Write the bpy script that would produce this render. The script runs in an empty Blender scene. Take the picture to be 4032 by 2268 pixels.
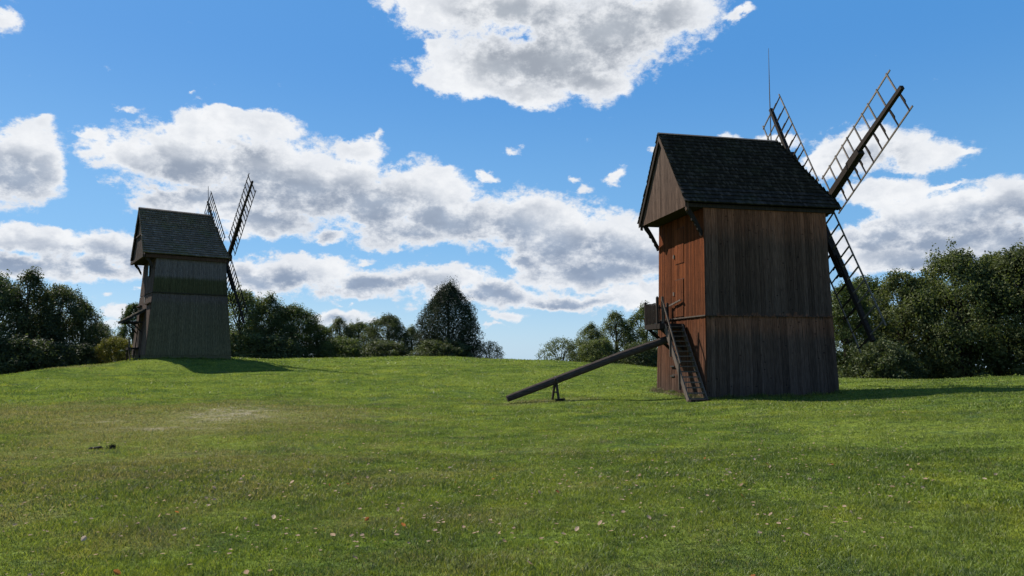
import bpy, math, random
import numpy as np
from mathutils import Vector, Matrix

rad = math.radians
scene = bpy.context.scene
col = scene.collection
random.seed(7)
rng = np.random.default_rng(11)

# ------------------------------------------------------------------ camera
EYE = 1.65
cam_d = bpy.data.cameras.new('camera')
cam = bpy.data.objects.new('camera', cam_d)
col.objects.link(cam)
cam.location = (0, 0, EYE)
cam.rotation_euler = (rad(90 + 5.354), 0, 0)
cam_d.sensor_fit = 'HORIZONTAL'
cam_d.angle = rad(72)
cam_d.clip_start = 0.1
cam_d.clip_end = 8000
scene.camera = cam

# ------------------------------------------------------------------ light and exposure
SUN_AZ, SUN_EL = -51.0, 45.0          # degrees from +Y (clockwise), degrees up
EXPOSURE = 0.95
SKY_STRENGTH = 0.08
SUN_STRENGTH = 4.6
scene.view_settings.view_transform = 'Standard'
scene.view_settings.look = 'None'
scene.view_settings.gamma = 1.0
scene.view_settings.exposure = EXPOSURE
scene.view_settings.use_curve_mapping = False

sun_d = bpy.data.lights.new('sun', 'SUN')
sun_d.energy = SUN_STRENGTH
sun_d.angle = rad(0.53)
sun_d.color = (1.0, 0.93, 0.82)
sun = bpy.data.objects.new('sun', sun_d)
col.objects.link(sun)
to_sun = Vector((math.sin(rad(SUN_AZ)) * math.cos(rad(SUN_EL)), math.cos(rad(SUN_AZ)) * math.cos(rad(SUN_EL)), math.sin(rad(SUN_EL))))
sun.rotation_euler = to_sun.to_track_quat('Z', 'Y').to_euler()
sun.location = to_sun * 60


class NT:
    """small helper to write node trees"""
    def __init__(self, tree):
        self.t = tree
        self.n = tree.nodes
        self.l = tree.links

    def node(self, kind, **kw):
        nd = self.n.new(kind)
        for k, v in kw.items():
            setattr(nd, k, v)
        return nd

    def put(self, sock, v):
        if v is None:
            return
        if isinstance(v, bpy.types.NodeSocket):
            self.l.new(v, sock)
        else:
            sock.default_value = v

    def math(self, op, a, b=None, c=None, clamp=False):
        nd = self.node('ShaderNodeMath', operation=op, use_clamp=clamp)
        for s, v in zip(nd.inputs, (a, b, c)):
            self.put(s, v)
        return nd.outputs[0]

    def vmath(self, op, a, b=None, scale=None):
        nd = self.node('ShaderNodeVectorMath', operation=op)
        self.put(nd.inputs[0], a)
        if b is not None:
            self.put(nd.inputs[1], b)
        if scale is not None:
            self.put(nd.inputs['Scale'], scale)
        return nd.outputs[0]

    def maprange(self, v, a, b, c=0.0, d=1.0, kind='SMOOTHSTEP'):
        nd = self.node('ShaderNodeMapRange', interpolation_type=kind)
        for s, x in zip(nd.inputs[:5], (v, a, b, c, d)):
            self.put(s, x)
        return nd.outputs[0]

    def mix(self, fac, a, b, blend='MIX'):
        nd = self.node('ShaderNodeMix', data_type='RGBA', blend_type=blend)
        self.put(nd.inputs[0], fac)
        self.put(nd.inputs[6], a if not isinstance(a, tuple) else (*a[:3], 1))
        self.put(nd.inputs[7], b if not isinstance(b, tuple) else (*b[:3], 1))
        return nd.outputs[2]

    def noise(self, vec, scale, detail=4.0, rough=0.55, dist=0.0):
        nd = self.node('ShaderNodeTexNoise')
        self.put(nd.inputs['Vector'], vec)
        nd.inputs['Scale'].default_value = scale
        nd.inputs['Detail'].default_value = detail
        nd.inputs['Roughness'].default_value = rough
        nd.inputs['Distortion'].default_value = dist
        return nd.outputs[0], nd.outputs[1]

    def mapping(self, vec, loc=(0, 0, 0), rot=(0, 0, 0), scale=(1, 1, 1), kind='POINT'):
        nd = self.node('ShaderNodeMapping', vector_type=kind)
        self.put(nd.inputs[0], vec)
        if kind == 'TEXTURE' or kind == 'POINT':
            nd.inputs[1].default_value = loc
        nd.inputs[2].default_value = rot
        nd.inputs[3].default_value = scale
        return nd.outputs[0]

    def blob(self, vec, loc, size, rot=0.0):
        m = self.mapping(vec, loc, (0, 0, rot), size, 'TEXTURE')
        g = self.node('ShaderNodeTexGradient', gradient_type='SPHERICAL')
        self.l.new(m, g.inputs[0])
        return g.outputs[1]


# ------------------------------------------------------------------ sky: blue air with fair-weather cumulus
# every cloud heap of the sky: (azimuth, elevation, half width, half height) in degrees
HEAPS = [(-6.0, 26.8, 5.3, 2.1), (0.1, 27.0, 7.7, 2.2), (-1.3, 23.0, 7.3, 2.3), (3.1, 23.3, 7.7, 3.1), (7.8, 25.4, 8.6, 3.4), (12.3, 26.1, 5.9, 2.3), (-3.3, 21.4, 5.0, 1.3), (6.4, 21.7, 4.0, 1.5), (1.4, 20.8, 3.7, 1.1), (-6.3, 23.8, 2.3, 0.9), (-31.3, 15.3, 1.8, 0.8), (-28.9, 14.1, 3.5, 1.7), (-25.5, 14.3, 4.6, 2.7), (-24.5, 16.4, 3.3, 1.3), (-22.9, 17.4, 3.7, 0.9), (-20.0, 17.2, 3.2, 1.0), (-20.5, 13.9, 6.4, 3.3), (-16.9, 13.0, 6.0, 3.3), (-24.9, 11.4, 5.1, 1.4), (-20.3, 10.0, 5.8, 1.4), (-13.5, 13.8, 3.4, 1.8), (-11.6, 11.7, 6.0, 2.3), (-6.8, 13.1, 5.2, 2.2), (-5.5, 10.9, 7.1, 2.5), (0.1, 10.7, 6.2, 2.7), (4.3, 9.3, 6.2, 2.7), (8.8, 8.6, 5.4, 2.5), (11.6, 7.9, 4.1, 2.4), (6.9, 6.6, 7.7, 1.4), (1.4, 7.4, 2.6, 1.0), (-14.6, 9.4, 1.8, 0.8), (-9.0, 9.6, 4.8, 1.3), (-35.5, 13.4, 2.6, 2.3), (-35.7, 11.6, 2.8, 1.6), (-34.6, 15.4, 1.2, 1.2), (-33.9, 12.4, 1.4, 1.6), (-37.8, 12.0, 3.1, 2.8), (-35.0, 8.0, 4.2, 0.8), (-31.1, 7.6, 3.6, 1.0), (-28.6, 7.1, 2.3, 1.4), (-35.4, 6.2, 4.3, 1.2), (-31.3, 6.1, 4.0, 1.0), (-20.8, 6.1, 3.1, 1.4), (-17.3, 6.5, 4.7, 1.2), (-14.6, 6.9, 3.4, 1.1), (-10.8, 5.6, 6.3, 1.3), (-5.4, 5.8, 5.1, 1.1), (-0.9, 4.7, 7.1, 1.1), (4.3, 4.2, 6.4, 0.8), (9.4, 4.3, 4.4, 1.1), (11.9, 4.7, 2.8, 1.3), (-13.3, 2.8, 3.4, 0.7), (-10.5, 2.6, 2.8, 0.4), (0.4, 2.9, 2.1, 0.6), (-1.4, 3.2, 1.3, 0.3), (-1.2, 2.1, 2.3, 0.3), (-30.6, 4.3, 0.8, 0.4), (-29.4, 2.8, 2.0, 0.8), (-29.8, 1.7, 1.7, 0.6), (-28.5, 4.6, 0.8, 0.3), (-29.2, 17.4, 1.4, 0.5), (-25.0, 18.8, 1.0, 0.3), (-11.2, 7.6, 1.7, 0.4), (-11.1, 17.0, 0.8, 1.1), (-12.5, 15.8, 2.2, 1.4), (5.6, 13.8, 1.2, 0.4), (6.9, 13.2, 1.2, 0.6), (9.2, 13.9, 1.2, 0.9), (-1.7, 14.5, 1.3, 0.7), (0.7, 16.7, 1.1, 0.5), (-37.3, 21.1, 1.3, 1.0), (-18.2, 17.5, 0.6, 0.7), (18.9, 25.1, 1.8, 0.5), (-12.4, 4.0, 0.7, 0.4), (26.4, 14.4, 4.5, 1.7), (30.3, 13.8, 3.7, 1.4), (33.1, 13.7, 2.1, 0.6), (13.1, 16.1, 1.9, 0.9), (17.4, 16.7, 1.7, 0.5), (20.1, 15.9, 2.6, 0.9), (24.0, 13.9, 2.5, 1.7), (28.4, 11.4, 3.6, 1.1), (29.8, 9.6, 3.2, 1.7), (32.9, 9.8, 4.6, 1.8), (36.1, 10.0, 3.6, 1.6), (28.0, 8.3, 3.3, 1.7), (31.9, 7.7, 4.7, 1.6), (35.5, 7.4, 4.3, 1.8), (29.9, 6.5, 4.9, 1.1), (34.1, 6.0, 4.9, 1.1), (26.9, 6.9, 2.3, 1.4), (31.4, 11.6, 2.9, 0.4)]


# grey undersides and thick hearts of the heaps
BASES = [(4.5, 24.2, 5.5, 2.6), (9.0, 25.6, 4.5, 2.0), (1.0, 23.4, 2.8, 1.6), (-0.5, 26.6, 3.0, 0.9), (-24.5, 12.6, 4.0, 1.7), (-20.0, 11.8, 5.0, 1.8), (-16.0, 11.4, 4.6, 1.9), (-11.5, 10.9, 4.4, 1.6), (-21.5, 15.2, 2.4, 0.8), (-6.5, 10.6, 5.0, 1.5), (-1.5, 9.6, 4.4, 1.4), (4.0, 8.0, 4.6, 1.3), (9.0, 7.2, 4.0, 1.3), (-36.5, 11.6, 3.2, 1.4), (-35.0, 6.6, 4.0, 0.9), (-30.5, 6.5, 3.0, 0.8), (-18.5, 5.8, 3.4, 0.8), (-10.5, 5.2, 5.0, 0.8), (-2.5, 4.5, 5.5, 0.7), (4.5, 4.0, 4.0, 0.5), (31.0, 8.2, 4.6, 1.1), (35.5, 8.8, 3.4, 1.0), (33.0, 6.0, 5.0, 0.8), (27.0, 13.6, 2.6, 0.8), (-13.2, 2.5, 2.4, 0.4)]
_k = 1.0 / (SKY_STRENGTH * 2 ** EXPOSURE)          # picture value -> sky texture value


def _sky(r, g, b):
    return tuple(((c / 255 + 0.055) / 1.055) ** 2.4 * _k for c in (r, g, b))


AIR0, AIR1, AIR2, AIR3 = _sky(164, 204, 236), _sky(112, 176, 230), _sky(70, 147, 219), _sky(50, 118, 198)
CLOUD_WHITE, CLOUD_SOFT, CLOUD_EDGE = _sky(246, 248, 251), _sky(212, 219, 230), _sky(232, 239, 248)
CLOUD_GREY, CLOUD_GREY_LOW = _sky(160, 168, 180), _sky(144, 160, 184)


def build_world():
    w = bpy.data.worlds.new('World')
    scene.world = w
    w.use_nodes = True
    w.node_tree.nodes.clear()
    N = NT(w.node_tree)
    tc = N.node('ShaderNodeTexCoord')
    d = tc.outputs['Generated']
    sep = N.node('ShaderNodeSeparateXYZ')
    N.l.new(d, sep.inputs[0])
    x, y, z = sep.outputs
    az = N.math('MULTIPLY', N.math('ARCTAN2', x, y), 180 / math.pi)
    el = N.math('MULTIPLY', N.math('ARCSINE', z), 180 / math.pi)
    # billowing distortion of the cloud outlines
    stretch = N.mapping(d, scale=(1, 1, 1.5))
    n1, c1 = N.noise(stretch, 6.5, 2.0, 0.5)
    n2, c2 = N.noise(stretch, 24.0, 8.0, 0.60)
    n3, c3 = N.noise(stretch, 70.0, 6.0, 0.70)
    w1 = N.vmath('MULTIPLY', N.vmath('SUBTRACT', c1, (0.5, 0.5, 0.5)), (5.0, 2.6, 0))
    w2 = N.vmath('MULTIPLY', N.vmath('SUBTRACT', c2, (0.5, 0.5, 0.5)), (3.4, 2.2, 0))
    comb = N.node('ShaderNodeCombineXYZ')
    N.l.new(az, comb.inputs[0])
    N.l.new(el, comb.inputs[1])
    p = N.vmath('ADD', N.vmath('ADD', comb.outputs[0], w1), w2)

    def field(N, pos, heaps, gx, gy, k):
        acc = None
        for (a, e, sx, sy) in heaps:
            sm = 1.45 if sx * sy < 0.9 else 1.0
            ix, iy = 1 / (sx * gx * sm), 1 / (sy * gy * sm)
            nd = N.node('ShaderNodeVectorMath', operation='MULTIPLY_ADD')
            N.l.new(pos, nd.inputs[0])
            nd.inputs[1].default_value = (ix, iy, 0)
            nd.inputs[2].default_value = (-a * ix, -e * iy, 0)
            ln = N.node('ShaderNodeVectorMath', operation='LENGTH')
            N.l.new(nd.outputs[0], ln.inputs[0])
            g = ln.outputs['Value']
            if sx * sy < 2.2:            # small heaps are torn, half-dissolved scraps
                g = N.math('ADD', g, 0.47 if sx * sy < 0.9 else 0.20)
            acc = g if acc is None else (N.math('SMOOTH_MIN', acc, g, k) if k else N.math('MINIMUM', acc, g))
        return N.math('SUBTRACT', 1.0, N.math('MINIMUM', acc, 1.0))
    f2 = N.math('SUBTRACT', n2, 0.5)
    f3 = N.math('SUBTRACT', n3, 0.5)
    bill = N.math('ADD', f2, N.math('MULTIPLY', f3, 0.80))
    puff = N.math('SUBTRACT', N.noise(stretch, 12.0, 3.0, 0.5)[0], 0.5)
    sky = N.node('ShaderNodeTexSky', sky_type='NISHITA', sun_disc=False)
    sky.sun_elevation = rad(SUN_EL)
    sky.sun_rotation = rad(SUN_AZ)
    sky.altitude = 60
    sky.air_density = 1.0
    sky.dust_density = 0.2
    sky.ozone_density = 2.0
    # clear deep-blue autumn air, paler toward the horizon all the way round
    air = N.mix(N.maprange(el, 0, 9), AIR0, AIR1)
    air = N.mix(N.maprange(el, 7, 24), air, AIR2)
    air = N.mix(N.maprange(el, 24, 60), air, AIR3)
    blue = N.mix(0.82, sky.outputs[0], air)
    def cloud_group():
        g = bpy.data.node_groups.new('cloud_colour', 'ShaderNodeTree')
        for nm, ty in (('b', 'Float'), ('bu', 'Float'), ('bill', 'Float'), ('puff', 'Float'), ('el', 'Float'), ('blue', 'Color')):
            g.interface.new_socket(nm, in_out='INPUT', socket_type='NodeSocket' + ty)
        g.interface.new_socket('Color', in_out='OUTPUT', socket_type='NodeSocketColor')
        N = NT(g)
        gi, go = N.node('NodeGroupInput'), N.node('NodeGroupOutput')
        b, bu, bill, puff, el, blue = gi.outputs[:6]
        thin = N.maprange(el, 0.2, 3.5, 0.35, 1.0)
        dens = N.math('SUBTRACT', N.math('ADD', N.math('MULTIPLY', b, 1.50), N.math('MULTIPLY', bill, 1.30)), 0.40)
        alpha = N.maprange(dens, -0.12, 0.36)
        # bases and thick hearts are grey, thin edges and tops glow
        shade = N.math('ADD', N.math('MULTIPLY', bu, 1.08), N.math('MULTIPLY', b, 0.30))
        shade = N.math('ADD', shade, N.math('MULTIPLY', bill, 0.14))
        shade = N.math('ADD', shade, N.math('MULTIPLY', puff, 0.28))
        shade = N.math('MULTIPLY', N.maprange(shade, 0.06, 0.98), N.maprange(dens, 0.05, 0.95))
        relief = N.maprange(N.math('ADD', bill, puff), -0.30, 0.26)
        lit = N.mix(N.maprange(dens, 0.0, 0.4), CLOUD_EDGE, CLOUD_WHITE)
        lit = N.mix(N.math('MULTIPLY', relief, 0.38), lit, CLOUD_SOFT)
        grey = N.mix(N.maprange(el, 4, 24), CLOUD_GREY_LOW, CLOUD_GREY)
        grey = N.mix(N.maprange(N.math('ADD', puff, N.math('MULTIPLY', bill, 0.35)), -0.22, 0.2), N.mix(1.0, grey, (1.28, 1.26, 1.22), 'MULTIPLY'), grey)
        ccol = N.mix(shade, lit, grey)
        # low clouds sink into the pale air above the horizon
        N.l.new(N.mix(N.math('MULTIPLY', alpha, thin), blue, ccol), go.inputs[0])
        return g
    CG = cloud_group()

    def background(b, bu):
        gn_ = N.node('ShaderNodeGroup', node_tree=CG)
        for sck, v in zip(gn_.inputs, (b, bu, bill, puff, el, blue)):
            N.l.new(v, sck)
        bg = N.node('ShaderNodeBackground')
        bg.inputs['Strength'].default_value = SKY_STRENGTH
        N.l.new(gn_.outputs[0], bg.inputs[0])
        return bg.outputs[0]

    # beyond the charted heaps the sky carries clouds of the same kind
    gn, _ = N.noise(N.mapping(d, scale=(1, 1, 2.4)), 3.1, 2.0, 0.5)
    gen = N.maprange(gn, 0.50, 0.70, 0.0, 0.75, 'LINEAR')
    outside = N.math('MAXIMUM', N.maprange(N.math('ABSOLUTE', az), 40, 50), N.maprange(el, 30, 36))
    outside = N.math('MULTIPLY', outside, N.maprange(el, 1, 5))
    gen = N.math('MULTIPLY', gen, outside)
    genu = N.math('MULTIPLY', gen, 0.8)
    # the charted sky is split into sectors so that each ray only weighs the heaps near it
    cuts = [-48, -31, -24, -17, -10, -3, 4, 11, 20, 29, 48]
    sectors = []
    for lo, hi in zip(cuts[:-1], cuts[1:]):
        near = [h for h in HEAPS if h[0] + h[2] * 1.55 + 5 > lo and h[0] - h[2] * 1.55 - 5 < hi]
        nearb = [h for h in BASES if h[0] + h[2] * 2.6 + 5 > lo and h[0] - h[2] * 2.6 - 5 < hi]
        sg = bpy.data.node_groups.new('cloud_heaps', 'ShaderNodeTree')
        sg.interface.new_socket('p', in_out='INPUT', socket_type='NodeSocketVector')
        sg.interface.new_socket('b', in_out='OUTPUT', socket_type='NodeSocketFloat')
        sg.interface.new_socket('bu', in_out='OUTPUT', socket_type='NodeSocketFloat')
        S = NT(sg)
        gi, go = S.node('NodeGroupInput'), S.node('NodeGroupOutput')
        S.l.new(field(S, gi.outputs[0], near, 1.34, 1.42, 0.15), go.inputs[0])
        if nearb:
            S.l.new(field(S, gi.outputs[0], nearb, 1.75, 1.85, 0.6), go.inputs[1])
        gnode = N.node('ShaderNodeGroup', node_tree=sg)
        N.l.new(p, gnode.inputs[0])
        fb = N.math('MAXIMUM', gnode.outputs[0], gen)
        fu = N.math('MAXIMUM', gnode.outputs[1], genu)
        sectors.append(background(fb, fu))
    generic = background(gen, genu)

    def pick(fac, x, y):
        mx = N.node('ShaderNodeMixShader')
        N.l.new(fac, mx.inputs[0])
        N.l.new(x, mx.inputs[1])
        N.l.new(y, mx.inputs[2])
        return mx.outputs[0]

    def tree(i, j):
        if j - i == 1:
            return sectors[i]
        k = (i + j) // 2
        return pick(N.math('GREATER_THAN', az, float(cuts[k])), tree(i, k), tree(k, j))
    charted = tree(0, len(sectors))
    beyond = N.math('MAXIMUM', N.math('GREATER_THAN', N.math('ABSOLUTE', az), 48.0), N.math('GREATER_THAN', el, 37.0))
    final = pick(beyond, charted, generic)
    out = N.node('ShaderNodeOutputWorld')
    N.l.new(final, out.inputs[0])
    w.cycles.sampling_method = 'MANUAL'
    w.cycles.sample_map_resolution = 512


build_world()
scene.cycles.max_bounces = 6
scene.cycles.diffuse_bounces = 3
scene.cycles.glossy_bounces = 2
scene.cycles.transmission_bounces = 4
scene.cycles.transparent_max_bounces = 8
scene.cycles.use_denoising = True
scene.cycles.use_adaptive_sampling = True
scene.cycles.adaptive_threshold = 0.02

# ------------------------------------------------------------------ mesh helpers


def np_mesh(name, verts, polys):
    """polys: list of (n,k) integer arrays"""
    me = bpy.data.meshes.new(name)
    verts = np.asarray(verts, np.float32)
    me.vertices.add(len(verts))
    me.vertices.foreach_set('co', verts.ravel())
    polys = [np.asarray(p, np.int32) for p in polys if len(p)]
    nl = sum(p.size for p in polys)
    npoly = sum(len(p) for p in polys)
    me.loops.add(nl)
    me.polygons.add(npoly)
    me.loops.foreach_set('vertex_index', np.concatenate([p.ravel() for p in polys]))
    sizes = np.concatenate([np.full(len(p), p.shape[1], np.int32) for p in polys])
    starts = np.concatenate([[0], np.cumsum(sizes)[:-1]]).astype(np.int32)
    me.polygons.foreach_set('loop_start', starts)
    me.update(calc_edges=True)
    me.validate()
    return me


def link(name, data, mat=None, parent=None):
    o = bpy.data.objects.new(name, data)
    col.objects.link(o)
    if mat is not None and data is not None and not data.materials:
        data.materials.append(mat)
    if parent is not None:
        o.parent = parent
    return o


def tag(o, label=None, cat=None, group=None, kind=None):
    for k, v in (('label', label), ('category', cat), ('group', group), ('kind', kind)):
        if v:
            o[k] = v
    return o


def empty(name, loc=(0, 0, 0), rz=0.0, parent=None):
    o = bpy.data.objects.new(name, None)
    col.objects.link(o)
    o.location = loc
    o.rotation_euler = (0, 0, rz)
    o.empty_display_size = 0.3
    if parent is not None:
        o.parent = parent
    return o


class MB:
    """collects shapes into one mesh; off is subtracted from every vertex"""
    def __init__(self, off=(0, 0, 0)):
        self.v, self.f, self.off = [], [], Vector(off)

    def add(self, pts, faces):
        b = len(self.v)
        self.v += [tuple(Vector(p) - self.off) for p in pts]
        self.f += [tuple(i + b for i in fc) for fc in faces]
        return self

    def hexa(self, bot, top):
        """bot, top: four points each, counter-clockwise seen from above"""
        return self.add(list(bot) + list(top), [(3, 2, 1, 0), (4, 5, 6, 7), (0, 1, 5, 4), (1, 2, 6, 5), (2, 3, 7, 6), (3, 0, 4, 7)])

    def box(self, x0, x1, y0, y1, z0, z1):
        return self.hexa([(x0, y0, z0), (x1, y0, z0), (x1, y1, z0), (x0, y1, z0)], [(x0, y0, z1), (x1, y0, z1), (x1, y1, z1), (x0, y1, z1)])

    def beam(self, a, b, w, h, up=(0, 0, 1), w2=None, h2=None):
        a, b = Vector(a), Vector(b)
        d = (b - a).normalized()
        s = d.cross(Vector(up))
        if s.length < 1e-5:
            s = d.cross(Vector((1, 0, 0)))
        s.normalize()
        u = s.cross(d)
        w2 = w if w2 is None else w2
        h2 = h if h2 is None else h2
        p = []
        for c, ww, hh in ((a, w, h), (b, w2, h2)):
            p += [c - s * ww / 2 - u * hh / 2, c + s * ww / 2 - u * hh / 2, c + s * ww / 2 + u * hh / 2, c - s * ww / 2 + u * hh / 2]
        return self.add(p, [(3, 2, 1, 0), (4, 5, 6, 7), (0, 1, 5, 4), (1, 2, 6, 5), (2, 3, 7, 6), (3, 0, 4, 7)])

    def extrude(self, poly, vec):
        """poly: planar point list, extruded along vec"""
        n = len(poly)
        vec = Vector(vec)
        p = [Vector(q) for q in poly] + [Vector(q) + vec for q in poly]
        fs = [tuple(range(n - 1, -1, -1)), tuple(range(n, 2 * n))]
        fs += [(i, (i + 1) % n, n + (i + 1) % n, n + i) for i in range(n)]
        return self.add(p, fs)

    def tube(self, pts, radii, seg=8):
        rings = []
        for i, p in enumerate(pts):
            p = Vector(p)
            a = Vector(pts[max(i - 1, 0)])
            c = Vector(pts[min(i + 1, len(pts) - 1)])
            d = (c - a).normalized()
            s = d.cross(Vector((0.13, 0.95, 0.28))).normalized()
            u = d.cross(s)
            rings.append([p + (s * math.cos(t * 2 * math.pi / seg) + u * math.sin(t * 2 * math.pi / seg)) * radii[i] for t in range(seg)])
        fs = []
        for i in range(len(pts) - 1):
            for t in range(seg):
                t2 = (t + 1) % seg
                fs.append((i * seg + t, i * seg + t2, (i + 1) * seg + t2, (i + 1) * seg + t))
        fs.append(tuple(range(seg - 1, -1, -1)))
        fs.append(tuple((len(pts) - 1) * seg + t for t in range(seg)))
        return self.add([q for r in rings for q in r], fs)

    def mesh(self, name):
        me = bpy.data.meshes.new(name)
        me.from_pydata(self.v, [], self.f)
        me.update()
        bm_fix(me)
        return me

    def build(self, name, mat, parent=None):
        return link(name, self.mesh(name), mat, parent)


def bm_fix(me):
    import bmesh
    bm = bmesh.new()
    bm.from_mesh(me)
    bmesh.ops.recalc_face_normals(bm, faces=bm.faces)
    bm.to_mesh(me)
    bm.free()


# ------------------------------------------------------------------ terrain
BETA = [-180, -75, -52, -36, -33.2, -30, -27.7, -24.7, -21.5, -19.6, -15, -9.7, -6.3, -4.1, -1.9, 2.7, 6.3, 9.4, 11.5, 18.6, 24.8, 28.3, 31.5, 36, 47, 75, 180]
R_C = [50, 50, 50, 52, 57, 60, 73, 75, 74, 74, 75, 76, 76, 72, 68, 62, 60, 58, 56, 52, 50, 50, 50, 50, 50, 50, 50]
V_C = [None, None, 1530, 1488, 1449, 1431, 1407, 1405, 1408, 1414, 1409, 1404.5, 1401, 1403, 1411, 1419, 1427, 1436, 1445, 1485, 1493.5, 1499, 1494.5, 1481.6, 1465, None, None]
Z_C = [(-0.2 if v is None else EYE - r * (v - 1394) / 2775 * math.cos(rad(b))) for b, r, v in zip(BETA, R_C, V_C)]
#      heights at 6, 12, 20, 26, 32, 45, 54 m for a few bearings
HB = [-180, -75, -52, -36, -28, -20, -10, 0, 8, 15, 22, 28, 36, 50, 75, 180]
HZ = [
    [0, 0, 0, -.05, -.05, -.05, -.05, -.05, -.03, 0, .02, .04, .06, .05, 0, 0],
    [0, -.05, -.1, -.15, -.15, -.18, -.22, -.22, -.16, -.08, 0, .06, .14, .12, 0, 0],
    [0, -.1, -.2, -.25, -.25, -.3, -.42, -.46, -.36, -.24, -.08, .08, .28, .25, .1, 0],
    [0, -.1, -.2, -.3, -.3, -.32, -.48, -.56, -.42, -.3, -.12, .1, .36, .3, .1, 0],
    [0, -.1, -.2, -.35, -.3, -.28, -.42, -.55, -.42, -.32, -.26, .0, .30, .25, .1, 0],
    [0, -.1, -.25, -.2, -.15, -.12, .0, .05, .1, .0, -.15, -.08, .12, .1, 0, 0],
    [0, -.2, -.3, -.15, .25, .30, .55, .65, .55, .2, -.2, -.2, .02, 0, 0, 0],
]
TB = np.arange(-180, 181, 1.0)
TR = np.concatenate([np.arange(0, 100, 0.5), np.geomspace(100, 5000, 40)])


def make_table():
    T = np.zeros((len(TB), len(TR)))
    rk = [6, 12, 20, 26, 32, 45, 54]
    for i, b in enumerate(TB):
        rc = np.interp(b, BETA, R_C)
        zc = np.interp(b, BETA, Z_C)
        hz = [np.interp(b, HB, h) for h in HZ]
        pts = [(0, 0)] + [(r, z) for r, z in zip(rk, hz) if r < rc - 5]
        if -31 < b < -18:                      # the knoll of the far mill
            kn = 1.0 if -28.5 < b < -19.5 else 0.45
            pts.append((60.5, (1 - kn) * 0.6 + kn * 1.20))
        pts += [(rc, zc), (rc + 6, zc - 0.12), (rc + 14, zc - 0.9), (rc + 40, zc - 2.6), (rc + 150, zc - 5.5), (600, -14), (5000, -90)]
        pts.sort()
        T[i] = np.interp(TR, [p[0] for p in pts], [p[1] for p in pts])
    # soften
    for _ in range(2):
        k = np.array([1, 2, 3, 4, 3, 2, 1.0]); k /= k.sum()
        P = np.pad(T, ((0, 0), (3, 3)), 'edge')
        P[:, :3] = T[:, :1]
        T = sum(k[j] * P[:, j:j + T.shape[1]] for j in range(7))
        k = np.array([1, 2, 1.0]); k /= k.sum()
        P = np.pad(T, ((1, 1), (0, 0)), 'wrap')
        T = sum(k[j] * P[j:j + T.shape[0]] for j in range(3))
    return T


TAB = make_table()


def ground_z(x, y):
    x = np.asarray(x, float); y = np.asarray(y, float)
    r = np.hypot(x, y)
    b = np.degrees(np.arctan2(x, y))
    bi = np.clip(b + 180, 0, 359.999)
    i = bi.astype(int); fb = bi - i
    j = np.clip(np.searchsorted(TR, r, 'right') - 1, 0, len(TR) - 2)
    fr = np.clip((r - TR[j]) / (TR[j + 1] - TR[j]), 0, 1)
    z = (TAB[i, j] * (1 - fb) + TAB[i + 1, j] * fb) * (1 - fr) + (TAB[i, j + 1] * (1 - fb) + TAB[i + 1, j + 1] * fb) * fr
    fade = np.clip(r / 8, 0, 1) * np.clip((130 - r) / 60, 0, 1)
    z = z + fade * (0.034 * np.sin(x * 0.9 + 1.3 * np.sin(y * 0.37)) + 0.030 * np.sin(y * 0.83 + 0.8 * np.sin(x * 0.41 + 2)) + 0.010 * np.sin(x * 1.9 + y * 1.4))
    return z


def gz(x, y):
    return float(ground_z(np.array([x]), np.array([y]))[0])


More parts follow.
